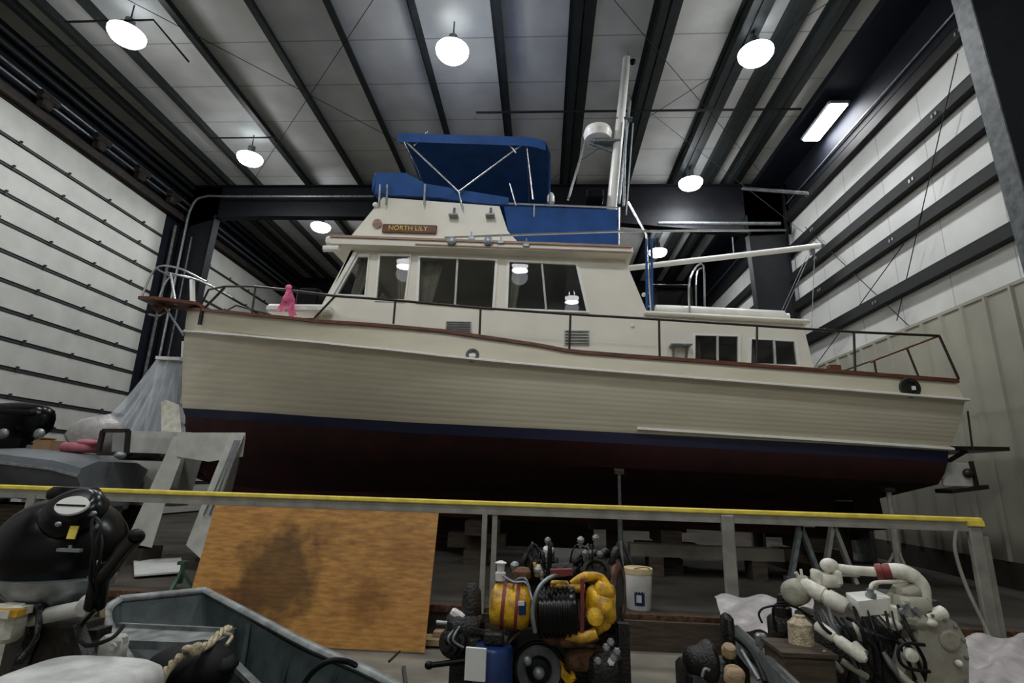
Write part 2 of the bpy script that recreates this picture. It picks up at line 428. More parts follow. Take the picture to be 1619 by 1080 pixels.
pp = sroot('trim_3', (-10, 13.3, 9.2))
MB().tube(smooth([(LX+.35, 13.35, 1.0), (LX+.35, 13.35, 7.4), (LX+.40, 13.35, 8.85), (LX+.75, 13.35, 9.2), (LX+1.6, 13.35, 9.2), (-4.9, 13.35, 9.2)], 5), .032).build('pipe', 'galv', pp)
MB().tube([(LX+.16, 13.2, .3), (LX+.16, 13.2, 8.2)], .04).build('door_track', 'flange', pp)
MB().tube([(LX+.62, 13.3, .3), (LX+.62, 13.3, 7.9)], .02).build('conduit', 'flange', pp)
MB().tube([(3.0, 13.3, 8.35), (6.2, 13.3, 8.35)], .05).build('pipe', 'galv', pp)
MB().tube([(5.3, 13.3, 9.4), (6.5, 12.2, 8.6)], .05, 6).build('fly_brace', 'flange', pp)

# lamps --------------------------------------------------------------
def lamp(pos, label, first=[None]):
    grp = 'round high-bay lamps under the roof'
    if first[0] is None:
        r = thing('high_bay_lamp', pos, label, 'ceiling lamp', grp); x, y, z = pos
        MB().lathe((x, y, z), (0, 0, 1), [(.04, .28), (.06, .31), (.075, .29), (.10, .10), (.36, .085)], 24).build('housing', 'galv', r, 40)
        MB().lathe((x, y, z), (0, 0, 1), [(-.12, .02), (-.11, .14), (-.07, .25), (0, .30), (.05, .305)], 28).build('lens', 'lens', r, 60)
        MB().tube([(x, y, z+.3), (x, y, RZ)], .012).build('hanger_cable', 'girt', r)
        first[0] = r
        ld = bpy.data.lights.new('lamp_light', 'AREA'); ld.shape = 'DISK'; ld.size = .6; ld.energy = LAMP_W; ld.color = (.94, .97, 1.0)
        lo = bpy.data.objects.new('lamp_light', ld); COL.objects.link(lo); lo.parent = r; lo.location = (0, 0, -.16)
        up = bpy.data.lights.new('ceiling_fill', 'POINT'); up.shadow_soft_size = .3; up.energy = LAMP_W*.26; up.color = (.92, .96, 1.0)  # added point light below the lens to brighten the ceiling
        uo = bpy.data.objects.new('ceiling_fill', up); COL.objects.link(uo); uo.parent = r; uo.location = (0, 0, -.42)
        u2 = bpy.data.lights.new('halo_fill', 'POINT'); u2.shadow_soft_size = .14; u2.energy = LAMP_W*.34; u2.color = (.85, .92, 1.0)  # added point light above the lens, makes the halo on the roof
        u3 = bpy.data.objects.new('halo_fill', u2); COL.objects.link(u3); u3.parent = r; u3.location = (0, 0, .24)
    else:
        r = copy_thing(first[0], pos, label)
    return r
LZ = 9.2
for (a, b), lb in (((200, 57), 'round lamp above the left doors, nearest the top left corner'), ((715, 83), 'round lamp over the middle of the hall above the blue canopy'),
                   ((1195, 87), 'bright round lamp right of the mast, high under the roof'), ((395, 252), 'round lamp in front of the dark frame beam on the left'),
                   ((1092, 291), 'round lamp right of the mast just before the dark frame beam'), ((507, 360), 'small far lamp left of the wheelhouse roof, beyond the frame'),
                   ((1040, 400), 'small far lamp beside the mast, low behind the frame beam')):
    lamp(at(a, b, Z=LZ), lb)
for p, lb in (((-5.2, -2.8, LZ), 'round lamp mirrored in the forward wheelhouse window'), ((-.95, -3.06, LZ), 'round lamp mirrored in the aft saloon window'), ((1.15, -6.6, LZ), 'round lamp mirrored low in the aft saloon window'),
              ((3.7, 2.6, LZ), 'round lamp over the right foreground behind the view'), ((-7.4, 2.6, LZ), 'round lamp over the left foreground behind the view'), ((-1.75, 2.9, LZ), 'round lamp over the lower floor')):
    lamp(Vector(p), lb)
pr = at(1303, 195, Z=9.55); fx = thing('strip_lamp', pr, 'bright oblong lamp fixed high along the right wall eave', 'ceiling lamp')
MB().box(pr+Vector((0, 0, .05)), (.46, 1.35, .08), bev=.03).build('housing', 'galv', fx)
MB().box(pr, (.38, 1.25, .05), bev=.02).build('diffuser', 'lens', fx)
ld = bpy.data.lights.new('strip_light', 'AREA'); ld.shape = 'RECTANGLE'; ld.size = .4; ld.size_y = 1.2; ld.energy = LAMP_W*.6
lo = bpy.data.objects.new('strip_light', ld); COL.objects.link(lo); lo.parent = fx; lo.location = (0, 0, -.06); lo.rotation_euler = (0, math.radians(-12), 0)

# ================================================================== THE TRAWLER
BY = 8.85
SH = [[-6.45, 4.33], [-6.31, 4.296], [-5.34, 4.04], [-4.4, 3.83], [-3.25, 3.641], [-2.11, 3.549], [-1.4, 3.494], [-0.87, 3.422], [-0.09, 3.318], [0.33, 3.238], [1.17, 3.183], [2.0, 3.137], [2.81, 3.084], [3.6, 3.04], [4.38, 2.997], [5.3, 2.95]]
RB = [[-6.44, 3.921], [-5.17, 3.645], [-3.92, 3.426], [-2.64, 3.252], [-1.37, 3.118], [-0.51, 3.046], [0.33, 2.984], [1.16, 2.932], [1.98, 2.881], [3.1, 2.812], [4.34, 2.741], [5.33, 2.69]]
WL = [[-6.23, 2.567], [-4.52, 2.448], [-3.33, 2.358], [-1.82, 2.271], [-0.49, 2.224], [0.75, 2.192], [1.96, 2.159], [3.13, 2.126], [4.29, 2.094], [5.21, 2.064]]
def hwf(bow, stern, full, B, p):
    L = stern-bow
    def f(X):
        s = min(max((X-bow)/(L*full), 0), 1); h = B*(1-(1-s)**p)
        t = max(0, (X-2.5)/3.0); return h-.09*t*t
    return f
hS, hR, hW = hwf(-6.45, 5.3, .40, 1.82, 2.4), hwf(-6.42, 5.34, .43, 1.88, 2.2), hwf(-6.2, 5.17, .60, 1.68, 1.9)
def curve_pt(level, u):
    """level: 0 sheer, 1 rub rail, 2 waterline, 2.5 boot, 3 chine, 4 keel; u 0..1 bow to stern; returns X, half breadth, Z"""
    e = u**1.35
    if level <= 1:
        x0, x1 = (-6.45, 5.30) if level == 0 else (-6.42, 5.34)
        x = x0+(x1-x0)*e; return x, (hS if level == 0 else hR)(x), lerp_tab(SH if level == 0 else RB, x)
    x = -6.2+(5.17+6.2)*e
    if level == 2: return x, hW(x), lerp_tab(WL, x)
    if level == 2.5:
        x = -6.12+(5.15+6.12)*e; return x, hwf(-6.12, 5.15, .62, 1.66, 1.85)(x), lerp_tab(WL, x)-.14
    if level == 3:
        x = -5.95+(5.08+5.95)*e; return x, hwf(-5.95, 5.08, .7, 1.52, 1.5)(x), lerp_tab(WL, x)-.42-.35*(1-u)**2
    x = -5.75+(5.0+5.75)*e; return x, .07, 1.20+.20*u+.25*(1-min(1, u*4))**2
boat = thing('trawler_boat', (0, BY, .3), 'large cream trawler yacht with teak rail and blue canopy propped on stands', 'boat')
US = [i/56 for i in range(57)]
def side(sgn, lv): return [(x, BY-sgn*h, z) for x, h, z in (curve_pt(lv, u) for u in US)]
def mixrow(A, B, t, out=0.0, sgn=1): return [(a[0]+(b[0]-a[0])*t, a[1]+(b[1]-a[1])*t-sgn*out, a[2]+(b[2]-a[2])*t) for a, b in zip(A, B)]
hull = MB()
for sgn in (1, -1):
    s0, s1, s2 = side(sgn, 0), side(sgn, 1), side(sgn, 2)
    hull.loft([s0, mixrow(s0, s1, .5, .01, sgn), s1])
    rows = []; n = 12
    for k in range(n):
        a, b = k/n, (k+1)/n; bulge = lambda t: .035*math.sin(math.pi*t)
        rows += [mixrow(s1, s2, a+.012, bulge(a), sgn), mixrow(s1, s2, b-.012, bulge(b)+.0006, sgn), mixrow(s1, s2, b, bulge(b)-.0012, sgn)]
    hull.loft([s1]+rows)
# transom, slightly curved
tn = []
for lv, t in ((0, 0), (1, 1), (2, 2)):
    x, h, z = curve_pt(lv, 1.0); tn.append([(x+.06*(1-(k/6-1)**2), BY-h+2*h*k/12, z) for k in range(13)])
hull.loft(tn); hb = hull.build('hull', 'gelhull', boat, 30)
bs = MB(); bt = MB()
for sgn in (1, -1):
    bs.loft([side(sgn, 2), side(sgn, 2.5)]); r3, r4 = side(sgn, 3), side(sgn, 4)
    bt.loft([side(sgn, 2.5), mixrow(side(sgn, 2.5), r3, .5, .03, sgn), r3, mixrow(r3, r4, .5, 0, sgn), r4])
for lv0, lv1, q in ((2, 2.5, bs), (2.5, 3, bt), (3, 4, bt)):
    q.loft([[(x, BY-h, z), (x, BY+h, z)] for x, h, z in (curve_pt(lv0, 1), curve_pt(lv1, 1))])
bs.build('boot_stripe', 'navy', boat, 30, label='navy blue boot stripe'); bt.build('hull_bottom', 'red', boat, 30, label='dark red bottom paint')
k = MB(); k.prism([(-5.74, BY-.08, 1.6), (-5.0, BY-.08, 1.0), (4.4, BY-.08, .86), (4.5, BY-.08, 1.5)], (0, .16, 0)); k.build('keel', 'red', boat)
k = MB(); k.prism([(4.75, BY-.03, .95), (5.2, BY-.03, .98), (5.12, BY-.03, 2.0), (4.85, BY-.03, 2.0)], (0, .06, 0)); k.build('rudder', 'red', boat)
# rub rail with its lit top ledge; lower strake aft
def strip(tabfn, u0, u1, out, zt, zb, nm, n=60):
    r = []
    for i in range(n+1):
        u = u0+(u1-u0)*i/n; x, h, z = tabfn(u); r.append((x, h, z))
    for sgn in (1, -1):
        MB().loft([[(x, BY-sgn*(h-.04), z+zt), (x, BY-sgn*(h+out), z+zt*.2), (x, BY-sgn*(h+out), z+zb*.6), (x, BY-sgn*(h-.04), z+zb)] for x, h, z in r], True, True).build(nm, 'white', boat, 50)
strip(lambda u: curve_pt(1, u), .002, 1, .09, .045, -.02, 'rub_rail')
def lowst(u):
    x = 1.23+3.98*u; return x, hW(x)+.01, lerp_tab([[1.23, 2.245], [5.21, 2.095]], x)
strip(lowst, 0, 1, .05, .03, -.03, 'spray_strake', 14)
# cap rail
q = MB()
for sgn in (1, -1):
    q.loft([[(x-.0, BY-sgn*(h+.045), z-.022), (x, BY-sgn*(h+.045), z+.022), (x, BY-sgn*max(h-.12, 0), z+.022), (x, BY-sgn*max(h-.12, 0), z-.022)] for x, h, z in (curve_pt(0, u) for u in US)], True, True)
x, h, z = curve_pt(0, 1); q.box((x-.02, BY, z), (.16, 2*h, .044))
q.build('cap_rail', 'teak', boat, 50, label='reddish teak cap rail')
# bulwark inner and deck
q = MB(); 
q.loft([[(x, BY-max(h-.06, 0)+2*max(h-.06, 0)*t, z-.28+.04*(1-(2*t-1)**2)) for t in (0, .25, .5, .75, 1)] for x, h, z in (curve_pt(0, .01+.985*u) for u in US)])
q.build('deck', 'gel', boat, 40)

# deckhouse side walls (one long moulding, wheelhouse + aft cabin) --------
def wy(x): return .0
HY = 7.65
def side_pts(pl, Y=HY): return [tuple(at(a, b, Y=Y)) for a, b in pl]
outer = [(-3.72, HY, 3.35), (-3.45, HY, 3.88), (-3.07, HY, 5.0), (1.20, HY, 4.86), (1.53, HY, 3.96), (3.74, HY, 3.85), (3.86, HY, 2.95), (0, HY, 2.95)]
def q4(a, b, c, d): return [a, b, c, d]
W1 = side_pts([(567, 406), (583, 406), (577, 468), (533, 466)])
W2 = side_pts([(601, 404), (649, 405), (640, 475), (595, 473)])
W3 = side_pts([(664, 407), (784, 412), (779, 488), (661, 478)])
W4 = side_pts([(805, 414), (911, 419), (928, 493), (802, 488)])
W5 = side_pts([(1098, 530), (1167, 532), (1167, 574), (1098, 570)])
W6 = side_pts([(1187, 536), (1256, 540), (1261, 578), (1186, 575)])
wins = [W1, W2, W3, W4, W5, W6]
for Y, dv in ((HY, .05), (2*BY-HY, -.05)):
    mv = lambda P: [(p[0], Y, p[2]) for p in P]
    MB().holed(mv(outer), [mv(w_) for w_ in wins], (0, dv, 0)).build('deckhouse_side', 'gel', boat)
def window(Y, P, out, mull=None, nm='window_frame', fw=.05, m='white'):
    P = [Vector((p[0], Y, p[2])) for p in P]; c = sum(P, Vector())/4
    inn = [p+(c-p).normalized()*fw*.2 for p in P]; big = [p-(c-p).normalized()*fw*.8 for p in P]
    f = MB().holed([p+Vector((0, -out*.02, 0)) for p in big], [[p+Vector((0, -out*.02, 0)) for p in inn]], (0, out*.05, 0)).build(nm, m, boat)
    MB().add([p+Vector((0, out*.015, 0)) for p in P], [(0, 1, 2, 3)]).build('pane', 'glass', f)
    if mull is not None:
        a = P[0].lerp(P[1], mull); b = P[3].lerp(P[2], mull); MB().bar(a+Vector((0, -out*.012, 0)), b+Vector((0, -out*.012, 0)), .03, .03).build('mullion', 'fibre', f)
    return f
for w_, mu in zip(wins, (None, None, .5, .49, .52, .52)):
    window(HY, w_, 1, mu); window(2*BY-HY, w_, -1, mu)
# curtains inside the near windows
def curtain(x0, x1, z0, z1, x0b=None, x1b=None):
    x0b = x0 if x0b is None else x0b; x1b = x1 if x1b is None else x1b
    q = MB(); n = 16; t = [(i/n) for i in range(n+1)]
    q.loft([[(x0+(x1-x0)*k, HY+.16+.02*math.sin(k*28), z1) for k in t], [(x0b+(x1b-x0b)*k, HY+.16+.025*math.sin(k*28), z0) for k in t]])
    q.build('curtain', 'cloth', boat, 60)
curtain(-2.38, -2.12, 4.05, 4.9, -2.28, -2.12); curtain(-1.96, -1.62, 4.05, 4.86, -1.96, -1.78); curtain(-.60, -.36, 4.02, 4.8, -.60, -.46)
curtain(-2.95, -2.72, 4.1, 4.95, -3.1, -2.95); 
curtain(2.2, 2.3, 3.3, 3.68); curtain(2.98, 3.08, 3.25, 3.62)
# front wall with three raked panes, aft bulkheads, roofs
fy = [HY, HY+.8, HY+1.6, 2*BY-HY]
def fr(t, y): return Vector((-3.72+(-3.07+3.72)*t, y, 3.35+(5.0-3.35)*t))
holes = []
for a, b in zip(fy[:-1], fy[1:]): holes.append([fr(.45, a+.09), fr(.45, b-.09), fr(.93, b-.09), fr(.93, a+.09)])
fr_m = MB().holed([fr(0, HY), fr(0, 2*BY-HY), fr(1, 2*BY-HY), fr(1, HY)], holes, (.05, 0, .0)).build('front_bulkhead', 'gel', boat)
for h_ in holes: MB().add([p+Vector((.02, 0, 0)) for p in h_], [(0, 1, 2, 3)]).build('windscreen_pane', 'glass', fr_m)
MB().loft([[(1.20, HY, 4.86), (1.20, 2*BY-HY, 4.86)], [(1.53, HY, 3.96), (1.53, 2*BY-HY, 3.96)]]).build('aft_bulkhead', 'gel', boat)
MB().loft([[(3.74, HY, 3.85), (3.74, 2*BY-HY, 3.85)], [(3.86, HY, 2.95), (3.86, 2*BY-HY, 2.95)]]).build('cabin_end', 'gel', boat)
MB().box((2.64, BY, 3.93), (2.36, 2.56, .06), ry=math.radians(2.6), bev=.02).build('aft_cabin_top', 'gel', boat, 40)
MB().loft([[(-3.5, HY+.06, 3.2), (-3.5, 2*BY-HY-.06, 3.2)], [(3.8, HY+.06, 3.1), (3.8, 2*BY-HY-.06, 3.1)]]).build('cabin_sole', 'dark_in', boat)
MB().box((-.4, BY+.9, 3.75), (3.2, .5, 1.1)).box((-2.2, BY-.3, 3.7), (.5, .8, 1.1)).build('interior_cabinet', 'wood_d', boat)
# raked white post at the front corner
MB().bar(at(506, 500, Y=HY-.01), at(563, 400, Y=HY-.01), .06, .06).build('corner_post', 'white', boat)
# house roof / flybridge deck with overhang
q = MB(); q.loft([[(x, HY-.17, zt), (x, HY-.2, zt-.04), (x, HY-.2, zb+.02), (x, HY-.16, zb), (x, 2*BY-HY+.16, zb), (x, 2*BY-HY+.2, zb+.02), (x, 2*BY-HY+.2, zt-.04), (x, 2*BY-HY+.17, zt)]
                  for x, zt, zb in ((-3.42, 5.13, 5.01), (-3.3, 5.16, 4.98), (1.22, 4.99, 4.84), (1.30, 4.97, 4.86))], True, True)
rfm = q.build('wheelhouse_roof', 'gel', boat, 30)
MB().bar((-3.35, HY-.21, 5.12), (1.28, HY-.21, 4.965), .03, .035).bar((-3.35, 2*BY-HY+.21, 5.12), (1.28, 2*BY-HY+.21, 4.965), .03, .035).build('roof_trim', 'teak_l', rfm, label='faded reddish roof edge trim')
MB().bar((-2.0, HY-.21, 4.99), (1.28, HY-.21, 4.875), .015, .018).build('drip_rail', 'teak_l', rfm)
MB().tube([(-3.45, HY-.16, 4.93), (-3.2, HY-.16, 4.93)], .05, 10).build('roof_light', 'white', boat)
# flybridge
FY = 7.85
fb = [(-3.33, FY, 5.1), (-2.72, FY, 6.02), (-.77, FY, 5.86), (-.62, FY, 5.42), (-.34, FY, 5.10), (-.34, FY, 5.0)]
for Y, dv in ((FY, .05), (2*BY-FY, -.05)):
    MB().prism([(p[0], Y, p[2]) for p in fb], (0, dv, 0)).build('flybridge_side', 'gel', boat)
MB().loft([[(-3.33, FY, 5.1), (-3.33, 2*BY-FY, 5.1)], [(-2.72, FY, 6.02), (-2.72, 2*BY-FY, 6.02)]]).build('flybridge_front', 'gel', boat)
q = MB(); q.prism([(-.70, FY-.0, 5.88), (1.14, FY-.0, 5.80), (1.12, FY, 5.12), (.3, FY, 5.12), (-.40, FY, 5.20), (-.62, FY, 5.45)], (0, .03, 0)); q.box((1.12, BY, 5.46), (.03, 2*(BY-FY), .68)); q.prism([(p[0], 2*BY-FY, p[2]) for p in fb[2:4]]+[(1.12, 2*BY-FY, 5.12), (1.14, 2*BY-FY, 5.8)], (0, .03, 0))
q.build('rail_canvas', 'blue', boat, label='bright blue canvas around the flybridge rail')
MB().tube([(-.78, FY-.02, 5.90), (1.17, FY-.02, 5.82), (1.17, 2*BY-FY+.02, 5.82)], .02).tube([(1.17, FY-.02, 5.82), (1.15, FY-.02, 5.0)], .016).tube([(-.2, FY-.02, 5.88), (-.2, FY+.1, 5.1)], .014).build('flybridge_rail', 'steel', boat)
# folded front canvas with its pleats
q = MB(); n = 26
xs = [-2.86+(-.62+2.86)*i/n for i in range(n+1)]
zt = lambda x: lerp_tab([[-2.92, 6.46], [-2.35, 6.45], [-2.02, 6.25], [-1.5, 6.15], [-.8, 6.02]], x)
zb = lambda x: lerp_tab([[-2.92, 6.10], [-2.6, 6.05], [-1.85, 6.01], [-1.1, 5.90], [-.8, 5.88]], x)
q.loft([[(x, FY-.03+.01*math.sin(x*19), zb(x)), (x, FY-.05+.02*math.sin(x*13), zb(x)+(zt(x)-zb(x))*.5), (x, FY-.05, zt(x)), (x, FY+.05, zt(x)-.02), (x, FY+.02, zb(x))] for x in xs], True, True)
q.loft([[(-2.88-.015*math.sin(y*9), y, 6.10), (-2.91, y, 6.3), (-2.89, y, 6.46), (-2.85, y, 6.3)] for y in [FY-.05+i*.13 for i in range(17)]], True, True)
q.build('windscreen_canvas', 'blue_b', boat, 60, label='folded blue canvas along the flybridge front')
for x in (-2.63, -2.0, -2.75):
    MB().tube([(x, FY-.06, 5.85), (x, FY-.10, 6.2)], .018, 6).build('canvas_stanchion', 'galv', boat)
# bimini canopy: top, rear and far curtains; tube frame
TX0, TX1, TY0, TY1 = -2.52, -.03, 7.72, 9.98
q = MB()
def top_z(x, y):
    u = (x-TX0)/(TX1-TX0); v = (y-TY0)/(TY1-TY0)
    return 7.19-.11*u-.25*max(0, u-.9)**1*3+.07*math.sin(math.pi*v)+(-.05 if v in (0, 1) else 0)
for off in (0, -.03):
    q.loft([[(TX0+(TX1-TX0)*i/12, TY0+(TY1-TY0)*j/10, top_z(TX0+(TX1-TX0)*i/12, TY0+(TY1-TY0)*j/10)+off) for j in range(11)] for i in range(13)])
q.loft([[(TX0+(TX1-TX0)*i/12, TY0, top_z(TX0+(TX1-TX0)*i/12, TY0)+.02) for i in range(13)], [(TX0+(TX1-TX0)*i/12, TY0-.03, top_z(TX0+(TX1-TX0)*i/12, TY0)-.17) for i in range(13)]])
q.build('bimini_top', 'blue', boat, 40, label='blue canvas canopy top')
q = MB()
q.loft([[(TX1+.02*math.sin(y*6)+a, y, z) for y in [TY0+.02+(TY1-TY0-.02)*j/20 for j in range(21)]] for a, z in ((-.02, 7.0), (.07, 6.75), (.08, 6.3), (.06, 5.85))])
q.build('rear_curtain', 'blue', boat, 60)
q = MB()
q.loft([[(TX0+(TX1-TX0)*i/20+s_*(1-i/20), TY1+.02*math.sin(i), z) for i in range(21)] for s_, z in ((0, 7.12), (.25, 6.7), (.35, 5.8))])
q.build('side_curtain', 'blue', boat, 60)
fr_ = MB()
def both(pts, r):
    for sgn in (1, -1): fr_.tube([(p[0], p[1] if sgn == 1 else 2*BY-p[1], p[2]) for p in pts], r, 8)
n0 = at(725, 303, Y=7.74); b1 = at(638, 220, Y=7.74); b2 = at(832, 224, Y=7.74); b3 = at(843, 315, Y=7.74)
both([n0, b1], .017); both([n0, b2], .017); both([b2, b3], .017); both([at(800, 222, Y=7.74), at(816, 242, Y=7.74)], .015); both([at(676, 208, Y=7.74), at(655, 230, Y=7.74)], .012)
both([n0, at(732, 330, Y=7.80)], .016); both([at(806, 290, Y=7.8), at(816, 325, Y=7.8)], .012)
for b_ in (b1, b2): fr_.tube([b_, (b_[0], BY, b_[2]+.10), (b_[0], 2*BY-b_[1], b_[2])], .017, 8)
fr_.build('canopy_frame', 'steel', boat, 60, label='shiny canopy tube frame')
# name board and lettering
a = at(605, 355, Y=FY-.03); b = at(690, 369, Y=FY-.03)
nb = MB().box(((a.x+b.x)/2, FY-.025, (a.z+b.z)/2), (b.x-a.x, .035, .15), ry=math.radians(1.5), bev=.01).build('name_board', 'board', boat, label='varnished brown name board with gold letters')
cu = bpy.data.curves.new('lettering', 'FONT'); cu.body = 'NORTH LILY'; cu.size = .115; cu.extrude = .004; cu.align_x = 'CENTER'; cu.align_y = 'CENTER'; cu.materials.append(M['gold'])
tmp_ = bpy.data.objects.new('lettering_curve', cu); COL.objects.link(tmp_); me_ = bpy.data.meshes.new_from_object(tmp_); bpy.data.objects.remove(tmp_); lt = bpy.data.objects.new('lettering', me_); COL.objects.link(lt); lt.parent = nb; lt.location = Vector(((a.x+b.x)/2-.02, FY-.05, (a.z+b.z)/2))-Vector(boat['org']); lt.rotation_euler = (math.radians(90), math.radians(1.5), 0)
p = at(596, 353, Y=FY-.04); MB().lathe(p, (0, -1, 0), [(-.05, .02), (-.03, .075), (0, .08), (.02, .05), (.025, .02)], 20).build('navigation_light', 'teak_l', boat, 40)
p = at(594, 324, Y=FY-.02); MB().ell(p, (.05, .05, .045)).build('deck_lamp', 'white', boat, 60)
for x_ in (717, 775):
    p = at(x_, 341, Y=FY-.06); MB().box(p, (.15, .12, .035), bev=.01).tube([p, p+Vector((0, .05, .16))], .02, 8).build('rod_bracket', 'galv', boat)
    p = at(x_-3, 382, Y=HY-.22); MB().lathe(p, (0, -1, 0), [(-.04, .07), (.03, .07), (.05, .04)], 14).build('roof_socket', 'galv', boat, 40)
for x_ in (745, 792, 832): p = at(x_, 378+(x_-745)*.12, Y=HY-.2); MB().box(p, (.10, .06, .06), bev=.01).tube([p, p+Vector((0, 0, .12))], .012, 6).build('pole_cradle', 'galv', boat)
MB().tube([at(703, 376, Y=HY-.18), at(800, 372, Y=HY-.18), at(975, 366, Y=HY-.12), at(1242, 364, Y=HY+.4)], .018, 8).build('boarding_pole', 'steel', boat)
# mast, radar, boom
MB().tube([at(967, 326, Y=BY), at(991, 92, Y=BY)], [.095, .075], 12).build('mast', 'white', boat, 60)
MB().tube([(1.18, BY, 4.95), at(967, 326, Y=BY)], .095, 12).build('mast_foot', 'white', boat, 60)
MB().tube([at(978, 322, Y=BY+.1), at(996, 160, Y=BY+.1)], .03).tube([at(986, 326, Y=BY-.1), at(990, 190, Y=BY-.1)], .022).tube([at(990, 340, Y=BY-.1), at(1001, 195, Y=BY-.2)], .012).tube([at(996, 95, Y=BY), at(992, 80, Y=BY)], .008).box(at(987, 189, Y=BY), (.30, .12, .03)).build('mast_halyard_tubes', 'galv', boat)
p = at(1000, 98, Y=BY); MB().lathe(p, (0, 0, 1), [(-.05, .03), (-.02, .06), (.03, .06), (.05, .03)], 12).build('masthead_lamp', 'black', boat, 40)
p = at(945, 213, Y=BY); rd = MB().lathe(p, (0, 0, 1), [(-.14, .16), (-.12, .24), (-.02, .265), (.0, .27), (.02, .265), (.10, .24), (.15, .14), (.165, .02)], 28).build('radar_dome', 'white', boat, 45)
MB().box(p+Vector((.16, 0, -.18)), (.50, .2, .05), bev=.01).bar(p+Vector((-.15, 0, -.18)), p+Vector((.3, 0, -.38)), .03, .05).build('radar_bracket', 'galv', rd)
MB().tube([at(925, 226, Y=BY), at(898, 316, Y=BY-.3)], .022).build('mast_stay_tube', 'steel', boat)
MB().lathe(at(871, 315, Y=FY+.05), (0, 0, 1), [(-.06, .06), (.05, .06), (.08, .045), (.11, .03)], 16).build('flybridge_horn', 'white', boat, 40)
MB().box(at(940, 312, Y=BY), (.32, .3, .2), bev=.03).build('helm_seat', 'black', boat)
MB().tube([at(985, 425, Y=BY), at(1296, 389, Y=BY)], .05, 12).build('boom', 'white', boat, 60)
MB().tube([at(1296, 389, Y=BY), at(1303, 388, Y=BY)], .03, 8).box(at(1284, 398, Y=BY), (.08, .05, .12)).build('boom_end_fitting', 'galv', boat)
def line(pts, r, nm, m, par=boat): return MB().tube(pts, r, 5).build(nm, m, par)
for a, b in (((1282, 400), (1238, 498)), ((1288, 402), (1283, 520)), ((1276, 404), (1232, 500)), ((1282, 392), (1302, 380))): line([at(*a, Y=BY), at(*b, Y=BY)], .006, 'tackle_line', 'galv')
line([at(1158, 375, Y=BY), at(1160, 400, Y=BY)], .012, 'boom_pin', 'galv')
line([at(992, 150, Y=BY), at(1296, 388, Y=BY)], .004, 'topping_lift', 'girt')
line([at(993, 320, Y=BY-.8), at(1022, 372, Y=BY-.9), at(1030, 500, Y=BY-.9)], .02, 'mast_ladder_rail', 'steel')
for x_ in (1022, 1030): line([at(x_, 378, Y=7.95), at(x_+1, 500, Y=7.95)], .022, 'ladder_rail', 'blue')
for k in range(5): line([at(1022, 400+k*21, Y=7.95), at(1031, 400+k*21, Y=7.95)], .012, 'ladder_rung', 'steel')
# bright tube ladder rails on the aft deck
for xa, xb in ((1091, 1114),):
    line(smooth([at(xa, 503, Y=7.9), at(xa, 440, Y=7.9), at(xb-2, 420, Y=8.6), at(xb, 503, Y=8.6)], 4), .018, 'boarding_hoop', 'steel')
    line(smooth([at(xa+10, 503, Y=8.1), at(xa+10, 436, Y=8.1), at(xb-5, 424, Y=8.5)], 4), .014, 'boarding_hoop', 'steel')
MB().tube([at(1032, 452, Y=8.3), at(1092, 453, Y=8.3)], .03).box(at(1060, 475, Y=8.6), (.62, .5, .40), bev=.04).build('deck_box', 'black', boat)
q = MB(); q.tube([at(1036, 488, Y=8.0), at(1060, 490, Y=8.0), at(1238, 500, Y=8.0), at(1248, 507, Y=8.0)], [.06, .075, .085, .03], 14); q.tube([at(1036, 490, Y=8.5), at(1246, 503, Y=8.5)], .08, 12)
q.build('rolled_awning', 'white', boat, 60, label='long white rolled awning on the aft cabin top')
MB().bar(at(1033, 499, Y=7.9), at(1240, 510, Y=7.9), .05, .02).build('cabin_grab_rail', 'galv', boat)
# vents, step, chrome, ports
for (a, b) in (((705, 508), (745, 526)), ((892, 522), (932, 546))):
    p, q_ = at(*a, Y=HY-.01), at(*b, Y=HY-.01); v = MB().box(((p.x+q_.x)/2, HY-.012, (p.z+q_.z)/2), (q_.x-p.x, .02, p.z-q_.z)).build('louvre_vent', 'fibre', boat, label='grey louvred vent')
    for k in range(5): MB().box(((p.x+q_.x)/2, HY-.03, q_.z+(p.z-q_.z)*(k+.5)/5), (q_.x-p.x-.03, .02, .012), rx=.5).build('louvre', 'galv', v)
p = at(1076, 546, Y=HY-.09); MB().box(p, (.30, .18, .03), bev=.008).bar(p+Vector((-.10, .02, 0)), p+Vector((-.09, .08, -.17)), .03, .03).bar(p+Vector((.10, .02, 0)), p+Vector((.09, .08, -.17)), .03, .03).build('boarding_step', 'galv', boat)
MB().ell(at(1000, 515, Y=HY-.01), (.03, .02, .03)).build('port_fitting', 'white', boat)
MB().ell(at(1018, 466, Y=8.0), (.035, .035, .035)).build('stern_lamp', 'white', boat, 60)
p = at(747, 562, Y=6.985); MB().lathe(p+Vector((0, .01, 0)), (0, -1, 0), [(0, .085), (.015, .095), (.03, .085), (.03, .05), (.012, .045)], 20).build('hawse_pipe', 'flange', boat, 40); MB().box(p+Vector((0, -.01, 0)), (.10, .02, .05), bev=.008).build('hawse_slot', 'white', boat)
x_, h_, z_ = curve_pt(0, .97); p = at(1438, 613, Y=BY-(hS(4.7)+hR(4.7))/2-.03); MB().lathe(p+Vector((0, .01, 0)), (0, -1, 0), [(0, .125), (.02, .135), (.035, .12), (.035, .08), (.012, .07)], 20).build('stern_hawse_pipe', 'iron', boat, 40); MB().box(p+Vector((.03, -.03, -.01)), (.035, .03, .05)).build('hawse_cleat', 'white', boat)
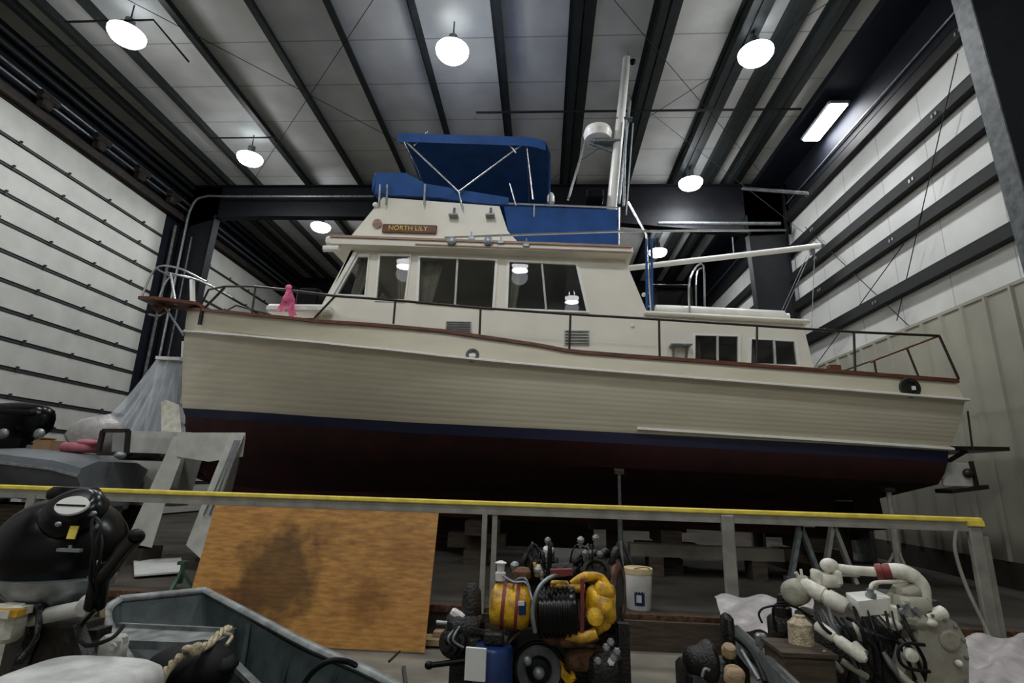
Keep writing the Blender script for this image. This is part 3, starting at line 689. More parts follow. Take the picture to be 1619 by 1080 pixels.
# guard rails
def rail_pts(pl, sub=.1):
    out = []
    for (a, b) in pl:
        Y = 8.
        for i in range(50): P = at(a, b, Y=Y); Y = .5*Y+.5*(BY-hS(P.x)+sub)
        out.append(at(a, b, Y=Y))
    return out
top = rail_pts([(330, 458), (355, 453), (400, 453), (450, 458), (530, 468), (625, 475), (760, 487), (902, 497), (1042, 505), (1197, 515), (1350, 525), (1485, 531)])
mir = lambda P: [Vector((p.x, 2*BY-p.y, p.z)) for p in P]
def bothsides(nm, pts, r, m='bronze'):
    MB().tube(pts, r, 8).build(nm, m, boat, 60); MB().tube(mir(pts), r, 8).build(nm, m, boat, 60)
bow_end = rail_pts([(314, 490)])[0]
bothsides('guard_rail', [bow_end]+top, .018)
for a, b in (((530, 468), (497, 503)), ((625, 475), (622, 512)), ((760, 487), (758, 532)), ((902, 497), (900, 553)), ((1042, 505), (1043, 566)), ((1197, 515), (1196, 578)), ((1350, 525), (1352, 589)), ((1485, 531), (1516, 600)), ((404, 453), (398, 498))):
    bothsides('stanchion', rail_pts([a, b]), .016)
bothsides('stern_gate_rail', rail_pts([(1376, 573), (1384, 569), (1432, 551), (1480, 533)]), .013, 'teak'); bothsides('stanchion', rail_pts([(1382, 571), (1386, 592)]), .013); bothsides('stanchion', rail_pts([(1434, 551), (1452, 595)]), .013)
bothsides('pulpit_strut', rail_pts([(355, 455), (322, 489)]), .022)
e0, e1 = top[-1], rail_pts([(1485, 531)])[0]; MB().tube([e0, mir([e0])[0]], .016, 8).build('taffrail', 'bronze', boat)
MB().box(rail_pts([(1325, 583)])[0]+Vector((0, .1, .03)), (.14, .1, .07)).build('mooring_cleat', 'teak', boat)
# pulpit platform, bobstay, anchor gear
q = MB(); q.prism([(-7.25, BY-.22, 4.46), (-6.9, BY-.28, 4.44), (-6.0, BY-.42, 4.30), (-6.0, BY+.42, 4.30), (-6.9, BY+.28, 4.44), (-7.25, BY+.22, 4.46)], (0, 0, .055)); q.build('bow_platform', 'teak', boat, label='weathered teak bow platform')
MB().tube([at(262, 487, Y=BY-.1), at(291, 531, Y=BY-.02)], .022).build('bobstay', 'galv', boat)
ar = MB().tube(smooth([(-7.2, BY-.2, 4.5), (-7.05, BY-.2, 5.05), (-6.55, BY-.3, 5.02), (-5.9, BY-.42, 4.72)], 5), .018).tube(smooth([(-7.2, BY+.2, 4.5), (-7.05, BY+.2, 5.05), (-6.55, BY+.3, 5.02), (-5.9, BY+.42, 4.72)], 5), .018)
ar.tube([(-7.05, BY-.2, 5.05), (-7.05, BY+.2, 5.05)], .018).tube([at(270, 432, Y=BY-.2), at(278, 482, Y=BY-.2)], .022).tube([at(262, 430, Y=BY-.2), at(300, 440, Y=BY-.2)], .015); ar.build('bow_pulpit_rail', 'steel', boat, 60)
MB().bar(at(304, 443, Y=BY+.3), at(305, 492, Y=BY+.3), .09, .05).build('samson_post', 'white', boat)
q = MB(); q.tube([at(242, 488, Y=BY), at(300, 481, Y=BY)], .03); q.prism([tuple(at(a, b, Y=BY-.05)) for a, b in ((236, 484), (252, 478), (262, 485), (250, 497))], (0, .1, 0)); q.build('anchor', 'rust', boat)
MB().tube(smooth([at(236, 497, Y=BY), at(250, 500, Y=BY-.1), at(262, 494, Y=BY)], 3), .02).build('bow_roller', 'galv', boat)
for a, b in (((318, 500), (310, 524)),): MB().box(rail_pts([a], -.02)[0], (.05, .04, .30)).build('chafe_plate', 'bronze', boat)
MB().box(rail_pts([(468, 492)], .35)[0]+Vector((0.1, 0, 0)), (1.0, .35, .12), bev=.03).build('deck_locker', 'white', boat)
MB().box(rail_pts([(500, 470)], 1.4)[0]+Vector((-.1, 0, -.1)), (.4, .3, .45), bev=.03).build('windlass_cover', 'black', boat)
# swim platform and stern bracket
MB().box((5.62, BY, 2.12), (.86, 2.9, .05), ry=math.radians(-.5)).build('swim_platform', 'bronze', boat)
for y in (BY-1.3, BY, BY+1.3): MB().bar((5.2, y, 1.86), (5.62, y, 2.10), .03, .05).build('platform_bracket', 'bronze', boat)
line([at(1530, 650, Y=7.25), at(1538, 713, Y=7.3)], .012, 'platform_stay', 'bronze')
MB().tube(smooth([(5.3, BY-1.2, 2.16), (5.32, BY-1.2, 2.45), (5.3, BY-.9, 2.45), (5.32, BY-.9, 2.16)], 4), .012).build('platform_grab', 'bronze', boat)
MB().box((5.32, BY-1.45, 1.78), (.36, .04, .30), bev=.01).build('trim_bracket', 'fibre', boat); MB().box((5.36, BY-1.45, 1.60), (.46, .3, .05), ry=-.15).ell((5.44, BY-1.5, 1.80), (.06, .05, .06)).bar((5.52, BY-1.5, 1.62), (5.5, BY-1.5, 1.95), .05, .03).build('trim_tab', 'bronze', boat)
# ribbon on the bow rail: tied on, hangs from it
p = rail_pts([(456, 458)])[0]
q = MB(); random.seed(3)
for k in range(7):
    a = random.uniform(-.13, .13); z0 = p.z-random.uniform(0, .04)
    q.loft([[(p.x+a*t+.02*math.sin(9*t+k), p.y-.03-.03*math.cos(7*t+k), z0-t*(.16+.05*k)), (p.x+a*t+.075+.02*math.sin(9*t+k), p.y-.04-.03*math.cos(7*t+k+1), z0-t*(.16+.05*k))] for t in [i/6 for i in range(7)]])
q.ell(p+Vector((0, 0, .03)), (.05, .04, .05)); rb = q.build('ribbon', 'pink', None, 60, base=p); tag(rb, 'bright pink ribbon tied to the bow guard rail', 'ribbon')

# keel blocks and jack stands under the boat -------------------------------
for i, (x, lb) in enumerate(((-3.9, 'timber block stack under the forward keel'), (-1.0, 'timber block stack under the keel below the wheelhouse'), (1.9, 'timber block stack under the keel below the aft cabin'), (4.0, 'timber block stack under the stern end of the keel'))):
    zt_ = .985-(x+5.0)/9.4*.14; t = thing('keel_blocking', (x, BY, .3), lb, 'timber blocks', 'timber blocking under the keel'); n_ = 3; hh = (zt_-.3)/n_
    for j in range(n_): MB().box((x, BY, .3+hh*(j+.5)), ((.9, .3, hh) if j % 2 else (.3, .9, hh))).build('timber', 'wood_d', t)
def stand(x, y, zt_, lb, m='flange', r=.022):
    t = thing('boat_stand', (x, y, .3), lb, 'boat stand', 'steel boat stands under the hull')
    MB().tube([(x, y, .95), (x, y, zt_-.06)], r, 10).build('screw_post', m, t)
    MB().tube([(x, y, .32), (x, y, 1.15)], r*1.5, 10).build('sleeve', m, t)
    for k in range(3):
        a = k*2.094+.5; MB().bar((x, y, .85), (x+.30*math.cos(a), y+.30*math.sin(a), .31), .03, .03).build('leg', m, t)
    MB().box((x, y+.05, zt_-.03), (.12, .2, .05), rx=.35).build('pad', 'wood_d', t)
stand(at(980, 800, Y=7.35).x, 7.35, 1.74, 'boat stand with a thin grey post under the middle of the hull')
stand(at(1408, 800, Y=7.5).x, 7.5, 1.62, 'paler boat stand under the stern quarter', 'greyrail', .032)

# ================================================================== YELLOW TOPPED RAILING
RY, RTOP = 5.62, 1.30
rl = thing('safety_railing', (0, RY, .25), 'long yellow topped grey steel guard railing along the raised floor edge', 'railing')
zr = lambda x: 1.31-.0 if x > -.6 else 1.31+(x+.6)*(-.0)
MB().box((-3.4, RY, 1.30), (15.2, .065, .045), bev=.01).build('top_rail', 'yellow', rl, label='yellow painted top rail')
MB().box((-3.4, RY+.01, 1.235), (15.2, .05, .085)).build('lower_channel', 'greyrail', rl)
for x in (-3.0, -5.4, -7.8):
    MB().box((x, RY, .76), (.09, .05, .95)).build('post', 'greyrail', rl)
MB().box((-.57, RY, .76), (.05, .05, .95)).build('post', 'greyrail', rl); MB().box((-.47, RY+.02, .76), (.05, .05, .95)).build('post', 'greyrail', rl)
MB().box((1.81, RY-.02, .77), (.12, .06, 1.0), bev=.012).build('post', 'greyrail', rl)
MB().box((4.12, RY, .77), (.12, .06, 1.0), bev=.012).box((4.22, RY+.03, .7), (.05, .05, .9)).build('post', 'greyrail', rl)
MB().box((4.12, RY, 1.27), (.14, .10, .05)).build('end_cap', 'yellow', rl)
hs = MB().tube(smooth([at(1512, 838, Y=RY-.05), at(1510, 870, Y=RY-.05), at(1527, 925, Y=RY-.08), at(1555, 985, Y=RY-.15), at(1566, 1010, Y=RY-.2)], 6), .016, 8).build('hose', 'greyrail', None, 60, base=(4.0, RY, .3)); tag(hs, 'thin grey hose hanging from the right end of the railing', 'hose')
pl = MB(); a = Vector((-3.34, 5.565, 1.19)); b = Vector((-1.03, 5.565, 1.19)); c = Vector((-1.03, 5.30, .01)); d = Vector((-3.34, 5.30, .01))
pl.prism([a, b, c, d], (0, -.018, .004)); o = pl.build('plywood_sheet', 'ply', None, None, base=(-2.2, 5.3, 0)); tag(o, 'big water stained orange plywood sheet leaning against the railing', 'plywood')
q = MB().box((-.85, 5.55, .05), (.5, .2, .05)).box((-.8, 5.6, .10), (.42, .12, .04)).build('timber_offcut', 'wood', None, None, base=(-.85, 5.55, 0)); tag(q, 'pale timber offcuts on the floor at the right foot of the plywood', 'timber')
st = MB().box((1.6, EDGE-.12, .13), (4.6, .05, .26)).build('step_board', 'wood_d', None, None, base=(1.6, EDGE-.12, 0)); tag(st, 'dark timber board against the concrete step below the bucket', 'board')

# bucket
p = Vector((1.01, 6.05, .3)); bk = thing('bucket', p, 'white plastic bucket with blue label on the raised floor edge', 'bucket')
MB().lathe(p, (0, 0, 1), [(.0, .115), (.01, .12), (.33, .138), (.345, .138)], 28).build('pail', 'paper', bk, 40)
MB().lathe(p+Vector((0, 0, .34)), (0, 0, 1), [(0, .145), (.05, .148), (.055, .14)], 28).build('lid', 'cream', bk, 40, label='creamy yellow lid')
q = MB(); q.loft([[(p.x+.129*math.sin(a_), p.y-.129*math.cos(a_), p.z+z_) for a_ in [-.50+.8*i/6 for i in range(7)]] for z_ in (.05, .25)]); q.build('label_panel', 'oilblue', bk)
q = MB(); q.loft([[(p.x+.131*math.sin(a_), p.y-.131*math.cos(a_), p.z+z_) for a_ in [-.35+.4*i/6 for i in range(7)]] for z_ in (.08, .15)]); q.build('label_panel', 'paper', bk)
MB().tube(smooth([p+Vector((-.14, 0, .33)), p+Vector((-.05, -.13, .40)), p+Vector((.08, -.12, .41)), p+Vector((.14, 0, .33))], 5), .006, 6).build('handle', 'wood', bk)

# ================================================================== items on the raised floor
def legbar(q, pts, wx, wy):      # flat tapered fibreglass leg
    q.loft([[(p[0]-w/2, p[1]-wy/2, p[2]), (p[0]+w/2, p[1]-wy/2, p[2]), (p[0]+w/2, p[1]+wy/2, p[2]), (p[0]-w/2, p[1]+wy/2, p[2])] for p, w in pts], True, True); return q
ra = thing('radar_arch', (-5.2, 8.0, .3), 'pale grey fibreglass radar arch standing on its splayed legs by the bow', 'radar arch')
t0, t1 = at(283, 686, Y=7.55), at(384, 686, Y=7.55)
q = MB(); q.loft([[at(a, b, Y=y_) for a, b in ((280, 684), (388, 684), (388, 692), (384, 722), (330, 730), (280, 722))] for y_ in (7.35, 7.75)], True, True); q.build('crossbeam', 'fibre', ra, 40)
q = MB(); L = [((292, 690), (268, 718)), ((268, 735), (236, 765)), ((244, 790), (208, 838)), ((232, 868), (196, 862))]
q.loft([[at(275, 690, Y=7.35), at(300, 690, Y=7.4), at(300, 690, Y=7.8), at(275, 690, Y=7.8)], [at(236, 775, Y=7.3), at(268, 775, Y=7.35), at(268, 775, Y=7.75), at(236, 775, Y=7.75)], [at(199, 858, Y=7.3), at(240, 866, Y=7.3), at(240, 862, Y=7.7), at(199, 856, Y=7.7)]], True, True)
q.build('leg', 'fibre', ra, 40)
q = MB(); q.loft([[at(362, 690, Y=7.2), at(386, 688, Y=7.25), at(388, 690, Y=7.8), at(368, 690, Y=7.8)], [at(332, 765, Y=7.1), at(352, 775, Y=7.1), at(368, 772, Y=7.7), at(345, 765, Y=7.7)], [at(294, 862, Y=7.05), at(318, 884, Y=7.05), at(325, 870, Y=7.5), at(300, 855, Y=7.5)]], True, True)
q.build('leg', 'fibre', ra, 40)
for k, dx in enumerate((0, 6, 12)): line(smooth([at(372+dx*.6, 696, Y=7.15), at(346+dx, 760, Y=7.05), at(322+dx*1.6, 815, Y=7.05)], 4), .012, 'moulded_rib', 'galv', ra)
MB().box((at(220, 866, Y=7.5).x, 7.5, .40), (.4, .4, .2)).build('foot_block', 'concrete_d', ra); MB().box((at(312, 884, Y=7.3).x, 7.3, .34), (.3, .35, .1)).build('foot_block', 'concrete_d', ra)

# pale tub boat behind the arch
q = MB(); A = at(203, 683, Y=8.3); B = at(292, 683, Y=8.3)
q.loft([[(A.x, 8.0, A.z), (B.x+.3, 8.0, A.z), (B.x+.3, 8.45, A.z), (A.x, 8.45, A.z)], [(A.x, 8.0, A.z-.10), (B.x+.3, 8.0, A.z-.10), (B.x+.3, 8.47, A.z-.10), (A.x, 8.47, A.z-.10)], [(A.x+.1, 8.08, 1.0), (B.x+.2, 8.08, 1.0), (B.x+.2, 8.40, 1.0), (A.x+.1, 8.40, 1.0)]], True, True)
tb = q.build('moulded_tub', 'fibre', None, None, base=(-6.6, 8.5, 1.0)); tag(tb, 'pale fibreglass tub with a flat rim behind the left arch leg', 'fibreglass moulding')
o = thing('trestle', (-6.6, 8.25, .3), 'dark timber trestle under the pale fibreglass tub', 'trestle')
for x_ in (-7.0, -6.2): MB().box((x_, 8.25, .62), (.12, .4, .64)).build('leg', 'wood_d', o)
MB().box((-6.6, 8.25, .97), (1.0, .3, .05)).build('top_board', 'wood_d', o)
# slate grey runabout with windscreen frame
rn = thing('runabout_boat', (-6.6, 7.1, .3), 'low slate grey runabout with a square windscreen frame left of the arch', 'boat')
sta = [(-9.3, .30, 1.50), (-8.8, .50, 1.50), (-8.2, .68, 1.55), (-7.5, .74, 1.63), (-6.9, .76, 1.66), (-6.2, .70, 1.60), (-5.9, .60, 1.52)]
q = MB(); yc = 7.32
q.loft([[(x, yc-h*.55, z-.55), (x, yc-h, z-.16), (x, yc-h-.03, z-.12), (x, yc-h, z), (x, yc-h*.6, z+.09), (x, yc+h*.6, z+.09), (x, yc+h, z), (x, yc+h*.55, z-.55)] for x, h, z in sta], True, True)
q.build('hull', 'slate', rn, 35)
q = MB(); [q.bar((a[0], yc-a[1]-.03, a[2]-.10), (b[0], yc-b[1]-.03, b[2]-.10), .04, .03) for a, b in zip(sta[:-1], sta[1:])]; q.build('rub_strip', 'galv', rn)
Y_ = 7.2; q = MB(); P4 = [at(155, 717, Y=Y_), at(163, 681, Y=Y_), at(203, 681, Y=Y_), at(200, 718, Y=Y_)]
for a, b in zip(P4, P4[1:]+P4[:1]): q.bar(a, b, .05, .05)
wf = q.build('windscreen_frame', 'bronze', rn); MB().add([p+Vector((0, .01, 0)) for p in P4], [(0, 1, 2, 3)]).build('pane', 'glass', wf)
MB().box(at(220, 722, Y=7.3)+Vector((0, .2, 0)), (.62, .5, .10), bev=.03).build('console', 'black', rn); MB().ell(at(190, 720, Y=7.0), (.07, .07, .05)).build('steering_wheel', 'galv', rn)
MB().box((-7.2, yc, .72), (2.6, .5, .6)).build('cradle', 'wood_d', rn)
q = MB().box(at(128, 708, Y=7.35), (.42, .35, .13), bev=.04).ell(at(140, 700, Y=7.3), (.16, .12, .05)).build('folded_cloth', 'pinkred', None, 50, base=at(128, 712, Y=7.35)); tag(q, 'pinkish red folded cloth on the runabout foredeck', 'cloth')
cb = thing('cardboard_box', at(76, 722, Y=7.5), 'small brown cardboard box on the runabout beside the black motor', 'box'); MB().box(at(76, 711, Y=7.5)+Vector((0, 0, .03)), (.26, .25, .2)).build('carton', 'card', cb); MB().box(at(76, 699, Y=7.5)+Vector((-.06, 0, .02)), (.16, .25, .01), ry=-.5).build('flap', 'card', cb)
# outboard on the far left
cposx = at(33, 667, Y=8.9).x
ob = thing('outboard_motor', (cposx, 8.9, .3), 'black cowled outboard motor at the left edge beyond the railing', 'outboard motor')
q = MB(); cpos = at(33, 667, Y=8.9)
q.loft([[cpos+Vector((x*sx, y*sx*.75, z)) for x, y in ((-.5, -.25), (-.3, -.32), (.2, -.32), (.48, -.2), (.52, 0), (.48, .2), (.2, .32), (-.3, .32), (-.5, .25))] for sx, z in ((.70, -.28), (1.0, -.10), (1.02, .08), (.93, .22), (.68, .30), (.3, .33))], True, True); q.build('cowl', 'black', ob, 45)
MB().box(cpos+Vector((-.02, 0, .14)), (.86, .5, .10), bev=.03).build('cowl_top_panel', 'rubber', ob)
MB().loft([[cpos+Vector((x*s, y*s, z)) for x, y in ((-.28, -.14), (.24, -.14), (.3, 0), (.24, .14), (-.28, .14))] for s, z in ((1, -.28), (.85, -.7), (.5, -1.1), (.42, -1.6))], True, True).build('midsection', 'black', ob, 40)
MB().bar(cpos+Vector((.45, 0, -.45)), cpos+Vector((.45, 0, -1.75)), .08, .08).bar(cpos+Vector((-.4, .2, -.45)), cpos+Vector((-.4, .2, -1.75)), .08, .08).bar(cpos+Vector((-.45, 0, -.42)), cpos+Vector((.5, 0, -.42)), .1, .06).build('stand_frame', 'greyrail', ob)
for x_ in (5, 62): MB().ell(at(x_, 686, Y=8.55), (.09, .06, .09)).build('bracket_fitting', 'galv', ob)
# wrapped white thing + plastic film tent
q = MB(); c_ = at(152, 690, Y=8.45)
q.ell(c_, (.42, .3, .34), 18, 12, fn=lambda p: p*(1+.10*math.sin(p.x*17)*math.cos(p.z*19)+.06*math.sin(p.y*23))); q.ell(c_+Vector((0, .05, -.6)), (.40, .32, .55), 16, 10)
o = q.build('wrapped_bundle', 'plas_w', None, 70, base=c_-Vector((0, 0, 1.2))); tag(o, 'bulky bundle wrapped in white plastic under the hanging film', 'wrapped bundle')
q = MB(); n = 46; topY = 9.6
for k in range(9): pass
def film(t, s):       # t along the top edge 0..1, s down 0..1
    ta = at(249, 566, Y=9.7).lerp(at(288, 568, Y=9.3), t); ba = at(112, 694, Y=9.0).lerp(at(289, 705, Y=9.3), t**.8)
    p = ta.lerp(ba, s); f = math.sin(t*38+.8*math.sin(s*3))+.5*math.sin(t*71+1)
    sag = -.22*math.sin(math.pi*s)*(1-t)**2; return (p.x, p.y+.07*f*s**.7, p.z+sag)
q.loft([[film(i/n, j/14) for i in range(n+1)] for j in range(15)])
pf_ = q.build('plastic_film', 'plas', None, 70, base=(-7.5, 9.3, 2.3)); tag(pf_, 'milky plastic film hanging in folds from the bow down to the left', 'plastic sheet')
MB().bar(at(250, 566, Y=9.65), at(288, 568, Y=9.25), .10, .06).tube([at(289, 566, Y=9.0), at(290, 540, Y=9.0)], .03).build('batten', 'white', pf_)
q = MB().loft([[at(a, b, Y=8.28) for a, b in ((255, 636), (262, 632), (283, 640), (287, 686), (255, 686))], [at(a, b, Y=8.40) for a, b in ((255, 636), (262, 632), (283, 640), (287, 686), (255, 686))]], True, True).build('foam_panel', 'engwht', None, None, base=at(270, 686, Y=8.3)); tag(q, 'small cream panel standing behind the plastic film', 'panel')

# white sheet, green stand, odd things on the raised floor at left
q = MB().prism([at(211, 888, Z=.33), at(286, 884, Z=.33), at(289, 906, Z=.33), at(212, 912, Z=.33)], (0, 0, .02)).build('white_board', 'paper', None, None, base=at(250, 900, Z=.3)); tag(q, 'white flat board lying on the raised floor left of the plywood', 'board')
g = at(283, 932, Z=.3); gs = thing('jack_stand', g, 'small green tripod jack stand at the raised floor edge', 'jack stand')
zt_ = at(282, 889, Y=g.y).z; MB().tube([(g.x, g.y, .36), (g.x, g.y, zt_)], .025, 8).build('post', 'green', gs); MB().box((g.x, g.y, zt_), (.05, .05, .03)).build('saddle', 'green', gs)
for k in range(3): a_ = k*2.094+math.pi/6; MB().bar((g.x, g.y, zt_-.08), (g.x+.13*math.cos(a_), g.y+.13*math.sin(a_), .31), .035, .03).build('leg', 'green', gs)
cr_l = 'dark timber crate on the raised floor behind the plywood'
random.seed(11)
def crate(px_, py_, Y, dx, dy, dz, m, nm, lb, cat, base=True):
    p = at(px_, py_, Y=Y); q = MB(); z0 = .3
    q.box((p.x, Y, z0+dz/2), (dx, dy, dz), bev=.015); o = q.build(nm, m, None, None, base=(p.x, Y, z0)); tag(o, lb, cat); return o
crate(740, 860, 10.4, 1.1, .9, .75, 'wood_d', 'storage_crate', 'dark timber crate on the floor far behind the plywood edge', 'crate')
crate(850, 840, 11.5, 2.2, .8, .95, 'concrete_d', 'storage_cabinet', 'low dark cabinet standing far behind the yellow engine', 'cabinet')
for k, (px_, dz) in enumerate(((1150, .02), (1040, .02))):
    pass
lm = thing('lumber_beam', (2.4, 8.2, .55), 'pale timber beam lying across low blocks under the hull, right of the centre post', 'timber')
MB().box((2.3, 8.2, .64), (2.1, .25, .16)).build('beam', 'concrete', lm); MB().box((1.6, 8.2, .43), (.2, .3, .26)).box((3.0, 8.2, .43), (.2, .3, .26)).build('support_block', 'wood_d', lm)
lm = thing('lumber_beam', (1.6, 9.4, .55), 'pale timber beam lying further back under the keel', 'timber'); MB().box((1.6, 9.6, .85), (1.6, .2, .14)).build('beam', 'concrete', lm); MB().box((1.2, 9.6, .54), (.2, .3, .48)).box((2.1, 9.6, .54), (.2, .3, .48)).build('support_block', 'wood_d', lm)
# trestles and panels seen past the stern
wb = thing('work_bench', (4.9, 10.6, .3), 'long pale topped workbench against the wall beyond the stern', 'bench')
MB().box((4.95, 10.7, 1.38), (2.2, .6, .06)).build('bench_top', 'fibre', wb)
for x_ in (4.0, 5.9): MB().box((x_, 10.7, .82), (.08, .5, 1.06)).build('leg', 'galv', wb)
MB().box((4.95, 10.9, 1.0), (1.9, .05, .7)).build('back_panel', 'wood_d', wb)
def aframe(px_, Y, lb, m='fibre'):
    p = at(px_, 860, Y=Y); t = thing('trestle', (p.x, Y, .3), lb, 'trestle'); 
    for s_ in (-1, 1): MB().bar((p.x, Y, 1.08), (p.x+.22*s_, Y, .3), .09, .05).build('leg', m, t)
    MB().box((p.x, Y, .42), (.5, .12, .05)).build('foot_bar', m, t); MB().box((p.x, Y, 1.1), (.14, .5, .05)).build('cap', m, t)
aframe(1320, 8.2, 'pale steel trestle under the stern behind the white engine pipe')
aframe(1268, 7.6, 'dull steel trestle under the stern left of the pale one', 'galv')
for k, (px_, w_, m, lb) in enumerate(((1262, .12, 'green', 'small green canister on the bench beyond the stern'), (1285, .12, 'paper', 'small white canister on the bench beyond the stern'), (1305, .14, 'galv', 'small grey canister on the bench beyond the stern'))):
    Y = 9.6; p = at(px_, 803, Y=Y); q = MB().lathe((p.x, Y, 1.14), (0, 0, 1), [(0, w_/2), (.14, w_/2), (.18, .03), (.2, .03)], 12).build('canister', m, None, 40, base=(p.x, Y, 1.14)); tag(q, lb, 'canister')
sb = thing('shelf_trestle', (4.2, 9.65, .3), 'narrow dark shelf table holding small canisters beyond the stern', 'table'); MB().box((4.3, 9.65, 1.12), (1.6, .35, .04)).build('top', 'wood_d', sb); [MB().box((x_, 9.65, .7), (.05, .3, .8)).build('leg', 'wood_d', sb) for x_ in (3.6, 5.0)]

# ================================================================== FOREGROUND
def A(x, y, Y): return at(x, y, Y=Y)
# ---- black tiller outboard on a stand, lower left
om = thing('outboard_motor', (A(90, 1000, 2.6).x, 2.6, 0), 'black tiller outboard motor with white oval badge on a stand at the left foreground', 'outboard motor')
c = A(92, 868, 2.55)
q = MB()
def egg(p):
    return p
q.ell(c+Vector((0, .02, -.01)), (.272, .26, .25), 30, 18, fn=egg); q.build('cowl', 'black', om, 60)
cap = A(113, 803, 2.42); MB().lathe(cap, (0, -.75, .9), [(-.05, .13), (.0, .125), (.03, .10), (.035, .08)], 26).build('starter_housing', 'black', om, 40)
MB().box(A(118, 782, 2.6), (.20, .14, .07), bev=.02).box(A(150, 800, 2.5), (.08, .10, .07), rz=-.4, bev=.015).build('cowl_shoulder', 'black', om, 40)
bg = A(115, 801, 2.27); bd = MB().lathe(bg, (0, -.75, .66), [(-.004, .070), (.004, .070)], 28)
bd = MB().loft([[bg+Vector((.073*math.cos(t), -.016*0+.034*math.sin(t)*.66, .036*math.sin(t)))+Vector((0, -e_*.75, e_*.66)) for t in [2*math.pi*k/30 for k in range(30)]] for e_ in (0, .01)], True, True).build('badge', 'paper', om, 30, label='white oval badge with a dark bar')
MB().box(bg+Vector((0, -.011, .006)), (.13, .004, .007)).build('badge_bar', 'iron', bd)
MB().box(A(115, 842, 2.285), (.036, .006, .052), rx=-.15).build('warning_label', 'yellow', om, label='yellow warning label')
MB().box(A(110, 870, 2.27), (.10, .02, .012)).tube([A(111, 862, 2.27), A(111, 870, 2.27)], .006).build('latch', 'galv', om)
for a, b in ((148, 812), (156, 832), (92, 829), (155, 890), (143, 913)): MB().ell(A(a, b, 2.3), (.014, .01, .011)).build('fitting', 'galv', om)
# lower pan and brackets
MB().loft([[A(92, 925, 2.5)+Vector((r*math.cos(t)*1.12, r*math.sin(t), z)) for t in [2*math.pi*k/26 for k in range(26)]] for r, z in ((.20, .04), (.195, 0), (.15, -.05), (.10, -.09))], True, True).build('lower_pan', 'galv', om, 40)
MB().tube([A(48, 978, 2.4), A(130, 962, 2.35)], .032, 14).ell(A(140, 958, 2.4), (.045, .04, .05)).build('swivel_tube', 'fibre', om, 50)
MB().box(A(36, 968, 2.4), (.10, .10, .10), bev=.02, rz=.3).box(A(66, 960, 2.38), (.06, .08, .05), bev=.01).tube([A(62, 965, 2.3), A(58, 1010, 2.28), A(30, 1045, 2.2)], .010).build('clamp_bracket', 'iron', om, 40)
MB().loft([[A(92, 990, 2.6)+Vector((x, y, z)) for x, y in ((-.14, -.1), (.12, -.1), (.14, .1), (-.14, .1))] for z in (.02, -.36, -.68)], True, True).build('midsection', 'concrete_d', om, 40)
MB().bar(A(60, 990, 2.5), A(25, 1075, 2.4), .05, .04).bar(A(120, 990, 2.5), A(150, 1078, 2.4), .05, .04).bar(A(20, 1000, 2.62), A(165, 1000, 2.62), .09, .04).build('stand_frame', 'iron', om)
th = MB(); th.tube([A(150, 958, 2.35), A(158, 915, 2.3), A(185, 885, 2.22), A(200, 865, 2.16)], [.04, .036, .030, .028], 14); th.tube([A(196, 870, 2.17), A(216, 848, 2.10)], [.032, .030], 14)
tl = th.build('tiller_handle', 'black', om, 50); MB().ell(A(217, 847, 2.1), (.026, .026, .022)).build('grip_end', 'rubber', tl, 60)
for k in range(4): 
    r_ = random.Random(k); pts = [A(140+k*6, 815+k*4, 2.33), A(150+r_.uniform(-8, 12), 830+k*14, 2.25), A(140+r_.uniform(-12, 15), 900+k*6, 2.25), A(150+k*2, 955, 2.32)]
    MB().tube(smooth(pts, 6), .006, 6).build('control_cable', 'rubber', om, 60)
MB().tube(smooth([A(60, 960, 2.35), A(64, 990, 2.3), A(48, 1020, 2.25), A(28, 1045, 2.2)], 6), .007, 6).build('fuel_hose', 'rubber', om, 60); MB().tube(smooth([A(150, 965, 2.3), A(125, 995, 2.3), A(135, 1020, 2.2), A(175, 1010, 2.2), A(195, 990, 2.4)], 6), .008, 6).build('fuel_hose', 'rubber', om, 60)
o = MB().box(A(8, 985, 2.3), (.13, .10, .14), bev=.02).box(A(8, 966, 2.28), (.14, .11, .03)).build('fuel_can', 'engwht', None, 40, base=A(8, 1000, 2.3)); tag(o, 'cream and yellow can at the left edge beside the outboard', 'can')
MB().box(A(8, 968, 2.25), (.14, .04, .025)).build('yellow_band', 'engyel', o).location = (0, 0, 0)
o.children[0]['org'] = o['org']
o = MB().bar(A(157, 958, 2.75), A(159, 1050, 2.75), .035, .03).build('timber_stake', 'wood', None, None, base=A(159, 1050, 2.75)); tag(o, 'pale upright timber stake right of the outboard stand', 'timber')
o = MB().box(A(178, 1028, 2.5), (.10, .08, .12), bev=.015).box(A(190, 1012, 2.5), (.05, .03, .03)).lathe(A(180, 1022, 2.45), (0, -1, 0), [(0, .014), (.01, .014)], 10).build('carburettor', 'fibre', None, 40, base=A(178, 1045, 2.5)); tag(o, 'small pale grey metal carburettor beside the skiff corner', 'engine part')
wc = thing('motor_cowl', (A(95, 1075, 1.95).x, 1.95, 0), 'rounded white motor cowl at the bottom left corner', 'motor cowl')
q = MB(); a_, b_ = A(-40, 1050, 1.85), A(190, 1052, 1.85); cx_ = (a_.x+b_.x)/2; hx = (b_.x-a_.x)/2
q.loft([[(cx_+hx*s*math.copysign(abs(math.cos(t))**.5, math.cos(t)), 1.98+.2*s*math.copysign(abs(math.sin(t))**.5, math.sin(t)), z) for t in [2*math.pi*k/36 for k in range(36)]] for s, z in ((1, .50), (1.0, .74), (.985, .80), (.94, .83), (.80, .85), (.4, .855))], True, True); q.build('cowl', 'cowlw', wc, 50)
